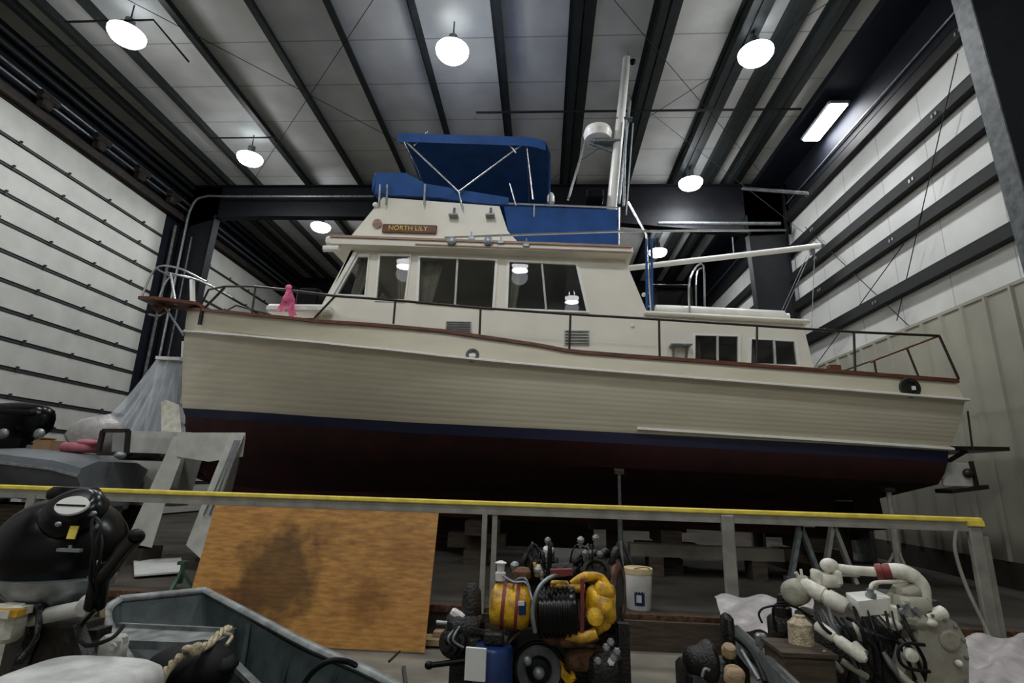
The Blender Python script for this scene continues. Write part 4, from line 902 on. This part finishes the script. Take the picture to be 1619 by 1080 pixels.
MB().box((A(75, 1048, 1.86).x, 1.82, .84), (.10, .05, .02), bev=.006).build('latch', 'galv', wc); MB().box((cx_, 1.98, .27), (.5, .3, .55)).build('support_box', 'wood_d', wc)

# ---- grey-green skiff (open boat, seen from above at the stern end)
sk = thing('skiff_boat', (-1.7, 3.6, 0), 'grey green open skiff with bench seat and rope in the left foreground', 'boat')
G = .55
fl_, fr_, nr_, nl_ = at(188, 951, Z=G+.04), at(325, 937, Z=G+.05), at(640, 1105, Z=G), at(120, 1120, Z=G)
mid_r = at(470, 1015, Z=G+.01); mid_l = at(168, 985, Z=G)
near_r, near_l = at(660, 1120, Z=G), Vector((-1.15, 2.0, G))
R_ = smooth([fr_, mid_r, near_r, Vector((near_r.x+.1, 1.6, G))], 8); L_ = smooth([fl_, mid_l, near_l, Vector((-.95, 1.5, G))], 8)
cen = Vector((-1.7, 3.2, .12))
def low(P, z, k): return [Vector((cen.x+(p.x-cen.x)*k, cen.y+(p.y-cen.y)*(k+.05), z)) for p in P]
ring = list(reversed(L_))+[fl_.lerp(fr_, .5)]+R_
q = MB(); q.loft([ring, low(ring, .32, .93), low(ring, .10, .78)]); q.loft([[p+(cen-p).normalized()*.03+Vector((0, 0, .0)) for p in ring], low([p+(cen-p).normalized()*.04 for p in ring], .33, .92), low([p+(cen-p).normalized()*.06 for p in ring], .14, .77)]); hs_ = q.build('hull', 'skiff', sk, 50)
q = MB(); fl2 = low(ring, .14, .79); n = len(fl2)//2
q.add(fl2, [tuple(range(len(fl2)))]); q.build('bottom_boards', 'skiff', sk)
MB().tube([p+Vector((0, 0, .012)) for p in R_], .033, 8, flat=.7).build('gunwale', 'skiff_l', sk, 50); MB().tube([p+Vector((.05, .03, -.03)) for p in R_], .016, 8).build('rub_strake', 'wood', sk, 50)
MB().tube([p+Vector((0, 0, .012)) for p in L_], .033, 8, flat=.7).build('gunwale', 'skiff_l', sk, 50); MB().tube([fl_+Vector((0, 0, .012)), fr_+Vector((0, 0, .012))], .03, 8).build('transom_cap', 'skiff_l', sk, 50)
a_, b_ = at(168, 990, Z=.44), at(372, 1000, Z=.46); MB().loft([[a_, b_], [a_+Vector((.05, -.30, 0)), b_+Vector((.0, -.26, 0))], [a_+Vector((.05, -.30, -.05)), b_+Vector((0, -.26, -.05))]]).bar(a_, b_, .03, .05).build('bench_seat', 'skiff_l', sk)
for k in (5, 8, 11, 14, 17): p0 = R_[k]; p1 = low([p0], .12, .78)[0]; MB().bar(p0+Vector((-.03, 0, -.03)), p0.lerp(p1, .9)+Vector((-.03, 0, 0)), .022, .03).build('rib', 'skiff', sk)
MB().bar(at(365, 1045, Z=.35), at(410, 1090, Z=.3), .05, .03).build('side_brace', 'skiff_l', sk)
q = MB(); c_ = at(300, 1060, Z=.42); q.ell(c_, (.25, .20, .15), 20, 12, fn=lambda p: p*(1+.08*math.sin(p.x*14)*math.cos(p.y*12))).box(c_+Vector((.14, 0, .03)), (.24, .18, .10), rz=.2, bev=.04).box(c_+Vector((-.1, .06, -.25)), (.3, .25, .35), bev=.03); o = q.build('motor_cover', 'rubber', None, 50, base=c_-Vector((0, 0, .28))); tag(o, 'dark rubbery motor cover lying in the skiff under the rope', 'motor cover')
rp = MB(); q1 = smooth([at(252, 1082, Z=.45), at(268, 1055, Z=.52), at(298, 1030, Z=.58), at(325, 1022, Z=.58), at(350, 1000, Z=.58), at(362, 994, Z=.56)], 7)
for k in range(3): rp.tube([p+Vector((.014*math.cos(i*.8+k*2.1), .0, .014*math.sin(i*.8+k*2.1))) for i, p in enumerate(q1)], .012, 6)
rp.tube(smooth([at(350, 1002, Z=.58), at(366, 1006, Z=.56), at(358, 1020, Z=.53)], 5), .012, 6).ell(at(306, 1027, Z=.6), (.05, .035, .03), fn=lambda p: p*(1+.3*math.sin(p.x*90))); o = rp.build('rope', 'rope', None, 60, base=at(300, 1030, Z=.55)); tag(o, 'frayed tan rope lying across the dark motor cover in the skiff', 'rope')
o = MB().tube(smooth([at(478, 1085, Z=.5), at(495, 1062, Z=.62), at(522, 1045, Z=.68), at(548, 1046, Z=.66), at(562, 1052, Z=.60)], 6), .014, 8).build('cable', 'rubber', None, 60, base=at(520, 1060, Z=.55)); tag(o, 'black cable looping over the right gunwale of the skiff', 'cable')
for x_, z_ in ((-2.5, .05), (-1.3, .05)): MB().box((x_, 3.4, z_), (.12, 1.0, .10)).build('cradle_bar', 'wood_d', sk)

# ---- yellow diesel
Y = 3.1
ye = thing('marine_engine', (A(880, 1000, Y+.3).x, Y+.35, 0), 'greasy yellow and black marine diesel engine in the centre foreground', 'engine')
b0, b1 = A(795, 985, Y+.35), A(985, 985, Y+.35)
MB().box(((b0.x+b1.x)/2, Y+.5, .66), (b1.x-b0.x-.04, .62, .46), bev=.03).build('block', 'iron', ye, 40)
MB().box(((b0.x+b1.x)/2+.03, Y+.5, .95), (.44, .55, .14), bev=.03).box(((b0.x+b1.x)/2+.05, Y+.48, 1.06), (.30, .5, .09), bev=.03).build('cylinder_head', 'iron', ye, 40)
MB().box(((b0.x+b1.x)/2, Y+.5, .33), (.42, .55, .24), bev=.06).build('oil_pan', 'iron', ye, 40)
MB().box(((b0.x+b1.x)/2, Y+.5, .10), (.9, .7, .16)).box((b0.x+.1, Y+.35, .22), (.1, .6, .2)).box((b1.x-.1, Y+.35, .22), (.1, .6, .2)).build('wooden_pallet', 'wood_d', ye)
pc = A(852, 1062, Y-.02); u = lambda px_: m_of(px_, pc)
MB().lathe(pc+Vector((0, .14, 0)), (0, -1, 0), [(0, u(60)), (.04, u(62)), (.05, u(56)), (.07, u(56)), (.08, u(62)), (.12, u(60)), (.125, u(44)), (.10, u(40)), (.10, u(22)), (.15, u(18)), (.16, u(8))], 36).build('crank_pulley', 'black', ye, 35)
MB().lathe(pc+Vector((0, .03, 0)), (0, -1, 0), [(0, u(35)), (.004, u(36)), (.008, u(35)), (.004, u(34))], 36).build('highlight_ring', 'flange', ye, 40)  # thin grey ring put in for the arc highlights on the black pulley
MB().ell(pc+Vector((-.06, -.01, .05)), (.025, .02, .025)).ell(pc+Vector((0, -.02, 0)), (.03, .03, .03)).build('hub_bolt', 'galv', ye)
# left yellow heat exchanger drum, bands, label
d0, d1 = A(776, 955, Y), A(842, 962, Y)
MB().lathe(d0, d1-d0, [(-.0, u(20)), (.015, u(31)), (.06, u(34)), ((d1-d0).length-.05, u(33)), ((d1-d0).length-.02, u(28)), ((d1-d0).length, u(12))], 26).build('heat_exchanger', 'engyel', ye, 45)
for t_ in (.30, .62): MB().lathe(d0.lerp(d1, t_), d1-d0, [(-.006, u(33)), (-.006, u(36)), (.012, u(36)), (.012, u(33))], 26).build('clamp_band', 'redc', ye, 40, label='dark red clamp band')
MB().box(A(826, 962, Y-.13), (.035, .015, .06), rz=.3).build('maker_label', 'oilblue', ye); MB().box(A(824, 954, Y-.14), (.03, .012, .02), rz=.3).build('maker_label', 'paper', ye)
MB().ell(A(800, 945, Y-.03), (.07, .06, .06), fn=lambda p: p*(1+.08*math.sin(40*p.x))).build('filler_casting', 'engyel', ye, 60)
# central black coil / alternator
a_, b_ = A(847, 968, Y-.06), A(913, 966, Y-.06); L = (b_-a_).length
prof = [(0, u(22)), (.01, u(34))]
for k in range(7): h = .02+(L-.05)*k/7; prof += [(h, u(38)), (h+(L-.05)/14, u(38)), (h+(L-.05)/14+.002, u(34)), (h+(L-.05)/7-.002, u(34))]
prof += [(L-.01, u(36)), (L, u(20))]
MB().lathe(a_, b_-a_, prof, 28).build('alternator', 'black', ye, 30)
MB().tube(smooth([A(846, 1000, Y-.18), A(842, 965, Y-.2), A(852, 930, Y-.18), A(872, 912, Y-.12), A(895, 908, Y-.05)], 6), .011, 8).build('wire_loom', 'galv', ye, 60)
# right yellow casting
q = MB(); c_ = A(950, 958, Y)
q.ell(c_, (u(27), .10, u(32)), 20, 12, fn=lambda p: p*(1+.14*math.sin(p.x*44+1)*math.cos(p.z*38))).box(A(955, 935, Y-.02), (u(34), .10, u(26)), ry=.3, bev=.02).box(A(948, 985, Y), (u(36), .10, u(24)), ry=-.5, bev=.02).lathe(A(940, 975, Y-.06), (0, -1, .2), [(0, u(14)), (.05, u(13)), (.055, u(8))], 14).build('water_pump', 'engyel', ye, 45)
MB().tube(smooth([A(905, 925, Y-.02), A(925, 912, Y-.02), A(950, 915, Y+.02), A(962, 935, Y)], 5), [.025]*16, 10).tube([A(896, 931, Y-.04), A(925, 930, Y-.04)], .022, 10).build('coolant_pipe', 'engyel', ye, 60)
MB().tube(smooth([A(855, 1000, Y-.02), A(880, 1012, Y-.06), A(915, 1013, Y-.08), A(943, 1003, Y-.06)], 5), .030, 12).build('lower_pipe', 'rust', ye, 60); MB().tube(smooth([A(895, 1003, Y-.09), A(920, 1008, Y-.10), A(943, 1001, Y-.1)], 5), .026, 12).build('pipe_elbow', 'engyel', ye, 60)
MB().bar(A(921, 915, Y-.1), A(920, 1000, Y-.1), .022, .02).bar(A(870, 905, Y-.08), A(905, 904, Y-.08), .05, .03).build('bracket', 'redc', ye); MB().box(A(885, 925, Y-.02), (.10, .05, .04), bev=.01).box(A(888, 927, Y-.06), (.06, .03, .03), bev=.01).build('thermostat_housing', 'engyel', ye)
MB().bar(A(880, 1040, Y+.05), A(905, 1080, Y+.0), .05, .04).bar(A(905, 1075, Y), A(895, 1030, Y+.05), .02, .04).build('mounting_arm', 'engyel', ye)
MB().lathe(A(958, 940, Y+.3), (1, -.35, 0), [(0, u(62)), (.05, u(64)), (.08, u(60)), (.09, u(40))], 30).build('bell_housing', 'iron', ye, 40); MB().lathe(A(972, 940, Y+.22), (1, -.35, 0), [(0, u(52)), (.02, u(54)), (.03, u(50)), (.03, u(40)), (.0, u(38))], 30).build('flywheel_rim', 'rust', ye, 40)
r_ = random.Random(5)
for k in range(26):
    x0 = r_.uniform(815, 975); y0 = r_.uniform(880, 925); h_ = r_.uniform(8, 42); dx = r_.uniform(-45, 45)
    x1 = min(985, max(805, x0+dx)); yy_ = Y+r_.uniform(.05, .35)
    MB().tube(smooth([A(x0, y0+15, yy_), A(x0+dx*.15, y0-h_*.5, yy_), A((x0+x1)/2, max(862, y0-h_), yy_+.05), A(x1, y0, yy_)], 5), r_.choice((.005, .007, .010, .013)), 7).build('hose' if k % 2 else 'injector_line', r_.choice(('rubber', 'rubber', 'iron', 'black')), ye, 60)
for x_, y_, w_, m_ in ((867, 872, .03, 'paper'), (866, 858, .018, 'galv'), (918, 857, .02, 'galv'), (942, 854, .02, 'galv'), (925, 878, .018, 'galv'), (948, 880, .018, 'galv'), (935, 878, .015, 'galv'), (850, 902, .03, 'fibre'), (843, 898, .022, 'engyel'), (857, 908, .02, 'fibre'), (814, 897, .025, 'galv')):
    p = A(x_, y_, Y+.12); MB().lathe(p, (0, -.4, 1), [(-.03, w_*.6), (0, w_*.6), (.002, w_), (.02, w_), (.03, w_*.5)], 8).build('fitting', m_, ye)
MB().box(A(826, 908, Y+.02), (.09, .08, .07), bev=.02).build('fuel_filter', 'rust', ye); q = MB().lathe(A(791, 918, Y), (0, 0, 1), [(0, u(8)), (.04, u(9)), (.045, u(6)), (.08, u(7)), (.09, u(10)), (.10, u(3))], 14).build('fuel_filter_bowl', 'paper', ye, 40, label='white filter cap')
MB().tube(smooth([A(795, 910, Y-.03), A(812, 920, Y-.06), A(832, 922, Y-.08), A(842, 950, Y-.12)], 5), .006, 6).tube(smooth([A(810, 935, Y-.05), A(815, 918, Y-.06), A(830, 915, Y-.08), A(838, 932, Y-.1)], 5), .006, 6).build('fuel_line', 'galv', ye, 60)
for x_, y_ in ((965, 1015), (958, 1023), (970, 1040), (966, 1046), (975, 1030), (945, 1045)): MB().lathe(A(x_, y_, Y-.05), (0, -1, .2), [(0, .02), (.015, .02), (.02, .012)], 6).build('bolt', 'galv' if x_ != 966 else 'paper', ye)
MB().box(A(955, 1060, Y+.02), (.18, .16, .2), bev=.03).build('front_cover', 'iron', ye, 40); MB().box(A(790, 1060, Y+.1), (.1, .2, .3), bev=.02).build('front_cover', 'iron', ye, 40)

MB().box(A(870, 905, Y+.25), (.34, .2, .10), ry=-.12, bev=.03).build('intake_manifold', 'iron', ye, 40)
for k in range(4): MB().tube(smooth([A(905+k*20, 900, Y+.2), A(912+k*20, 882-k*3, Y+.2), A(930+k*15, 878-k*2, Y+.3), A(945+k*12, 900, Y+.35)], 5), .020, 10).build('intake_runner', 'iron', ye, 60)
MB().lathe(A(942, 905, Y+.12), (0, -1, .3), [(-.03, u(20)), (0, u(24)), (.03, u(24)), (.035, u(18)), (.02, u(14))], 22).build('turbo_housing', 'iron', ye, 40)
MB().box(A(925, 1040, Y+.02), (.22, .12, .10), rz=.1, bev=.02).build('starter_motor', 'rust', ye, 40)
MB().bar(A(772, 1010, Y+.05), A(768, 1080, Y+.05), .04, .05).bar(A(985, 985, Y+.1), A(988, 1080, Y+.1), .05, .06).build('engine_foot', 'iron', ye)
# ---- blue can and dark gearbox left of the yellow engine
cn = thing('hydraulic_jack', (A(775, 1060, 2.95).x, 3.0, 0), 'blue enamel jack cylinder with a white label left of the yellow engine', 'jack')
p = A(778, 1070, 2.95); MB().lathe((p.x, 2.98, 0), (0, 0, 1), [(0, .11), (.05, .10), (.5, .10), (.71, .10), (.725, .09), (.73, .03)], 22).build('cylinder', 'oilblue', cn, 40)
MB().box(A(752, 1050, 2.86), (.10, .02, .14), rz=-.1).build('label_panel', 'paper', cn); MB().box((p.x-.03, 2.98, .03), (.4, .34, .06)).build('base_plate', 'iron', cn)
MB().box((p.x, 2.98, .76), (.10, .08, .06), bev=.01).bar((p.x-.02, 2.97, .78), (p.x-.12, 2.95, .80), .02, .02).build('pump_socket', 'iron', cn)
gb = thing('gear_unit', (A(730, 1000, 3.15).x, 3.2, 0), 'dark greasy gear unit with levers between plywood and blue jack', 'gear unit')
c_ = A(735, 995, 3.15)
MB().box(c_, (.20, .18, .16), rz=.2, bev=.03).lathe(c_+Vector((-.05, -.06, -.05)), (-.3, -1, .1), [(-.05, .07), (.02, .075), (.03, .06), (.06, .055), (.065, .03), (.09, .03)], 14).box(c_+Vector((.06, -.08, -.06)), (.07, .08, .09), rz=.5, bev=.01).lathe(c_+Vector((.03, 0, .05)), (0, 0, 1), [(0, .06), (.14, .05), (.18, .02)], 10).build('case', 'iron', gb, 40)
MB().box((c_.x, 3.2, c_.z/2-.04), (.14, .14, c_.z-.12)).build('pedestal', 'iron', gb)
MB().tube([A(680, 1052, 3.0), A(737, 1045, 3.0)], .014).ell(A(678, 1052, 3.0), (.022, .02, .02)).build('lever', 'black', gb, 50); MB().tube([A(690, 984, 3.1), A(735, 988, 3.1)], .010).build('rod', 'galv', gb)
MB().box(A(724, 972, 3.1), (.08, .05, .035), ry=.45, bev=.008).build('linkage_plate', 'paper', gb)
for k in range(4): MB().tube(smooth([A(712+k*5, 1000-k*3, 3.05), A(704+k*4, 1012, 3.0), A(715+k*6, 1024, 3.02)], 4), .007, 6).build('hose', 'galv' if k % 2 else 'rubber', gb, 60)
o = MB().bar(A(638, 1055, 3.3), A(642, 1085, 3.2), .02, .02).tube([A(615, 1046, 3.9), A(632, 1030, 4.1)], .008).build('rod_stub', 'iron', None, None, base=A(640, 1085, 3.2)); tag(o, 'short dark rods standing on the floor below the plywood', 'rod')

# ---- white diesel, right
Y = 3.3
we = thing('marine_engine', (A(1400, 1000, Y).x, Y+.3, 0), 'dirty white marine diesel engine at the right foreground with red hose clamp', 'engine')
pc = A(1492, 1030, Y-.1); u = lambda px_: m_of(px_, pc)
def T(pts, r, m, nm, n=14, sm_=6): return MB().tube(smooth(pts, sm_), r, n).build(nm, m, we, 60)
MB().box(A(1370, 1045, Y+.25), (.66, .5, .34), ry=.25, bev=.04).box(A(1430, 1000, Y+.2), (.3, .4, .4), bev=.04).build('block', 'iron', we, 40)
MB().box((A(1390, 1000, Y+.2).x, Y+.25, .33), (.6, .45, .3), bev=.05).box((A(1390, 1000, Y+.2).x, Y+.2, .09), (.75, .6, .18)).build('engine_bed', 'wood_d', we)
MB().ell(A(1311, 894, Y+.1), (u(15), u(14), u(12)), 18, 12).build('exhaust_cap', 'engwht', we, 60)
T([A(1318, 898, Y+.1), A(1350, 902, Y+.08), A(1384, 904, Y+.05)], u(8), 'engwht', 'exhaust_pipe')
MB().lathe(A(1384, 904, Y+.05), A(1402, 903, Y+.03)-A(1384, 904, Y+.05), [(0, u(11)), (.01, u(13)), (.03, u(13)), (.035, u(11)), (.055, u(13)), (.07, u(13)), (.075, u(10))], 20).build('hose_clamp', 'redc', we, 40, label='red hose clamp sleeve')
T([A(1401, 903, Y+.03), A(1425, 903, Y), A(1446, 913, Y-.02), A(1458, 928, Y-.03), A(1460, 950, Y-.03)], [u(12)]*13+[u(11)]*12, 'engwht', 'exhaust_elbow')
q = MB().box(A(1306, 917, Y+.1), (u(40), .12, u(20)), bev=.015); 
for x_ in (1291, 1322): q.box(A(x_, 912, Y+.08), (u(9), .10, u(24)), bev=.01)
q.build('exhaust_flange', 'engwht', we, 40)
MB().lathe(A(1266, 922, Y+.1), A(1339, 962, Y-.05)-A(1266, 922, Y+.1), [(0, u(8)), (.02, u(13)), (.12, u(14)), (.125, u(12)), (.14, u(12)), (.145, u(15)), ((A(1339, 962, Y-.05)-A(1266, 922, Y+.1)).length-.02, u(15)), ((A(1339, 962, Y-.05)-A(1266, 922, Y+.1)).length, u(10))], 22).build('manifold', 'engwht', we, 45)
MB().lathe(A(1262, 935, Y+.15), A(1244, 942, Y)-A(1262, 935, Y+.15), [(0, u(22)), (.08, u(22)), (.11, u(16)), (.115, u(10))], 22).build('air_cleaner', 'enggry', we, 45)
MB().tube([A(1258, 905, Y+.1), A(1272, 925, Y+.1)], .010).tube([A(1266, 900, Y+.1), A(1270, 922, Y+.1)], .008).box(A(1268, 915, Y+.1), (.05, .03, .03)).build('vent_pipes', 'engwht', we)
MB().lathe(A(1290, 987, Y-.1), A(1350, 1030, Y-.25)-A(1290, 987, Y-.1), [(0, u(5)), (.01, u(9)), (.10, u(9)), (.105, u(7)), (.12, u(7)), (.125, u(9)), (.24, u(9)), (.26, u(4))], 18).build('cooler_tube', 'engwht', we, 45)
MB().lathe(A(1350, 1020, Y-.2), A(1366, 1036, Y-.25)-A(1350, 1020, Y-.2), [(0, u(8)), (.06, u(8))], 14).build('cooler_end', 'enggry', we, 45)
# header tank
tp = [A(1337, 937, Y), A(1384, 933, Y+.1), A(1412, 945, Y+.02), A(1356, 951, Y-.10)]
q = MB(); q.loft([[p for p in tp], [p+Vector((0, 0, -.012)) for p in tp], [p.lerp(sum(tp, Vector())/4, .10)+Vector((0, 0, -u(24))) for p in tp]], True, True); ht = q.build('header_tank', 'white', we, 25, label='clean white header tank')
MB().lathe(A(1377, 942, Y-.02), (0, 0, 1), [(-.01, u(8)), (.012, u(8)), (.014, u(5)), (.035, u(5))], 16).build('filler_cap', 'galv', ht, 40)
T([A(1377, 938, Y-.02), A(1378, 926, Y-.02), A(1388, 921, Y), A(1412, 920, Y), A(1440, 918, Y)], u(3.4), 'engwht', 'vent_pipe', 10)
MB().box(A(1437, 958, Y-.02), (u(44), .2, u(34)), bev=.02).box(A(1440, 978, Y-.04), (u(36), .2, u(26)), bev=.03).box(A(1432, 935, Y), (u(34), .14, u(20)), ry=-.3, bev=.02).build('timing_case', 'enggry', we, 40)
for x_, y_ in ((1430, 958), (1444, 963), (1450, 968), (1425, 966)): MB().lathe(A(x_, y_, Y-.12), (0, -1, 0), [(0, u(5)), (.02, u(4.5)), (.02, u(2))], 12).build('core_plug', 'galv', we)
MB().box(A(1405, 985, Y-.05), (u(30), .12, u(16)), ry=.2, bev=.02).box(A(1415, 968, Y), (u(16), .1, u(24)), bev=.01).build('filter_bracket', 'engwht', we)
MB().lathe(A(1460, 1000, Y-.05), (0, -1, .1), [(0, u(16)), (.05, u(16)), (.06, u(12)), (.06, u(6))], 20).build('raw_water_pump', 'black', we, 40)
# bell housing with round boss
hp = [(1452, 985), (1470, 966), (1492, 972), (1512, 985), (1526, 1008), (1532, 1040), (1532, 1085), (1455, 1085), (1440, 1060), (1452, 1030)]
q = MB(); q.prism([A(a, b, Y-.12) for a, b in hp], (0, .22, 0)); q.build('gearbox_housing', 'enggry', we, 30)
MB().lathe(A(1500, 1012, Y-.12), (0, -1, 0), [(-.01, u(16)), (.012, u(15)), (.014, u(13)), (.018, u(12.5))], 24).build('inspection_cover', 'enggry', we, 40)
for a, b in hp[:7]: MB().lathe(A(a+(1490-a)*.12, b+(1035-b)*.10, Y-.12), (0, -1, 0), [(0, u(3)), (.012, u(3)), (.014, u(1.5))], 6).build('bolt', 'galv', we)
MB().ell(A(1516, 1049, Y-.14), (u(5), .02, u(5))).build('drain_plug', 'paper', we); MB().lathe(A(1480, 972, Y-.1), (1, 0, .3), [(-.06, u(9)), (.04, u(11)), (.05, u(8))], 14).ell(A(1472, 985, Y-.13), (u(9), .03, u(6))).build('breather', 'engwht', we, 40)
MB().lathe(A(1436, 1034, Y-.15), (-.3, -1, .1), [(0, u(11)), (.04, u(10)), (.06, u(9)), (.07, u(5))], 18).build('oil_filter', 'engwht', we, 40)
T([A(1462, 1020, Y-.2), A(1430, 1018, Y-.22), A(1420, 1035, Y-.22), A(1432, 1055, Y-.22), A(1470, 1062, Y-.2)], u(2.6), 'rubber', 'drive_belt', 8)
MB().box(A(1450, 1050, Y-.02), (.22, .1, .2), ry=.4, bev=.03).build('side_cover', 'enggry', we)
r_ = random.Random(9)
for k in range(14):
    x0 = 1290+k*10; T([A(x0, 965+r_.uniform(-8, 15), Y-.05), A(x0+r_.uniform(5, 25), 1000+r_.uniform(-10, 10), Y-.18), A(x0+r_.uniform(25, 60), 1040+r_.uniform(-10, 15), Y-.15), A(x0+r_.uniform(30, 70), 1085, Y-.1)], r_.choice((.005, .007, .009)), r_.choice(('rubber', 'rubber', 'black', 'flange')), 'hose', 7, 5)
for a, b, c2, d2, m_ in ((1352, 985, 1362, 1010, 'engwht'), (1395, 1032, 1430, 1080, 'galv'), (1330, 1045, 1370, 1070, 'enggry'), (1300, 1030, 1330, 1060, 'enggry'), (1405, 1050, 1445, 1085, 'engwht')):
    T([A(a, b, Y-.12), A((a+c2)/2, (b+d2)/2, Y-.14), A(c2, d2, Y-.12)], u(5), m_, 'water_tube', 10, 3)
# items around it
o = MB(); zc = A(1268, 1028, 3.25).z; o.box((A(1268, 1028, 3.2).x, 3.25, zc/2), (.26, .26, zc), bev=.01); cr = o.build('wooden_crate', 'wood_d', None, None, base=(A(1268, 1028, 3.2).x, 3.25, 0)); tag(cr, 'brown wooden crate in front of the white engine', 'crate')
MB().box((A(1268, 1028, 3.2).x, 3.25, zc+.01), (.28, .28, .02)).build('lid', 'wood_d', cr)
q = MB().lathe(A(1268, 1024, 3.3), (0, 0, 1), [(0, .065), (.12, .062), (.15, .03), (.16, .03)], 18).build('oil_jug', 'rope', None, 40, base=A(1268, 1024, 3.3)); tag(q, 'stained yellowish jug standing on the wooden crate', 'jug')
sg = thing('small_pump', A(1232, 1030, 3.5), 'small dark pump with looping cables left of the wooden crate', 'pump')
MB().box(A(1235, 1000, 3.5), (.12, .12, .18), bev=.02).lathe(A(1238, 975, 3.5), (0, 0, 1), [(0, .05), (.05, .05), (.06, .03), (.12, .02)], 12).box((A(1232, 1000, 3.5).x, 3.5, .22), (.2, .2, .44)).build('body', 'iron', sg, 40)
MB().box(A(1203, 1012, 3.5), (.06, .05, .07), bev=.01).build('sensor', 'galv', sg)
MB().tube(smooth([A(1228, 1000, 3.45), A(1222, 965, 3.45), A(1235, 953, 3.45), A(1262, 962, 3.4), A(1290, 985, 3.3)], 6), .007, 6).tube(smooth([A(1205, 985, 3.4), A(1200, 970, 3.4), A(1212, 960, 3.4), A(1250, 958, 3.4), A(1285, 975, 3.3)], 6), .006, 6).build('cable', 'rubber', sg, 60)
# aluminium channel and dark drive leg
al = thing('metal_channel', A(1190, 1020, 3.6)*1.0, 'scuffed aluminium channel sloping down beside the dark drive unit', 'metal channel')
a_, b_ = A(1166, 994, 4.3), A(1266, 1092, 2.75)
q = MB(); d_ = (b_-a_).normalized(); sdn = d_.cross(Vector((0, 0, 1))).normalized()
q.loft([[p+sdn*x+Vector((0, 0, z)) for x, z in ((.0, 0), (.02, 0), (.02, -.16), (-.06, -.16), (-.06, -.15), (0, -.15))] for p in (a_, b_)], True, True); q.build('channel', 'galv', al)
MB().tube([a_+Vector((0, 0, .01)), b_+Vector((0, 0, .01))], .016).build('edge_tube', 'steel', al); MB().box((a_.x, a_.y+.05, (a_.z-.16)/2), (.12, .12, a_.z-.16)).build('support', 'iron', al)  # pale steel tube laid along the channel's top edge
dr = thing('drive_unit', (A(1135, 1050, 3.3).x, 3.35, 0), 'dark drive unit with tan wooden knobs right of the yellow engine', 'drive unit')
MB().box((A(1125, 1060, 3.4).x, 3.45, .28), (.32, .3, .56), bev=.03).ell(A(1112, 1045, 3.35), (.10, .10, .10), fn=lambda p: p*(1+.15*math.sin(p.x*45))).box(A(1151, 1010, 3.45), (.06, .10, .26), bev=.02).build('case', 'iron', dr, 40)
MB().lathe(A(1152, 1035, 3.2), (0, -.5, 1), [(0, .035), (.03, .04), (.05, .03)], 14).build('knob', 'wood', dr, 50); MB().lathe(A(1161, 1068, 3.1), (0, -.6, 1), [(-.03, .05), (.02, .05), (.04, .03)], 14).build('knob', 'wood', dr, 50)
MB().tube(smooth([A(1110, 1070, 3.2), A(1114, 1058, 3.2), A(1122, 1060, 3.2)], 4), .008, 6).tube([A(1172, 1028, 3.2), A(1200, 1075, 3.1)], .012).build('cable', 'galv', dr, 50)
for a, b in ((1165, 1010), (1175, 1030)): MB().tube(smooth([A(a, b, 3.5), A(a+25, b+25, 3.3), A(a+45, b+70, 3.1)], 4), .014, 8).build('hose', 'rubber', dr, 60)
# crumpled plastic sheets
def sheet(pl, Yb, nm, lb, seed, amp=.022):
    r_ = random.Random(seed); n = 22; P = [at(a, b, Y=y_) for a, b, y_ in pl]; f = [r_.uniform(2, 8) for _ in range(6)]
    q = MB(); q.loft([[ (P[0].lerp(P[1], i/n)).lerp(P[3].lerp(P[2], i/n), j/n)+Vector((0, amp*.5*math.sin(f[2]*i/n*3+j), amp*(math.sin(f[0]*i/n*2+f[1]*j/n)+.6*math.sin(f[3]*j/n*3+f[4]*i/n)))) for i in range(n+1)] for j in range(n+1)])
    o = q.build(nm, 'plas_w', None, 70, base=tuple(sum(P, Vector())/4)); tag(o, lb, 'plastic sheet'); return o
sheet([(1128, 945, 5.2), (1285, 940, 5.0), (1290, 1010, 3.9), (1150, 990, 4.6)], 0, 'plastic_sheet', 'crumpled white plastic sheet behind the small dark pump', 2)
sheet([(1528, 1010, 4.3), (1660, 1000, 4.3), (1690, 1110, 3.2), (1530, 1110, 3.2)], 0, 'plastic_sheet', 'crumpled white plastic sheet right of the white engine', 5)
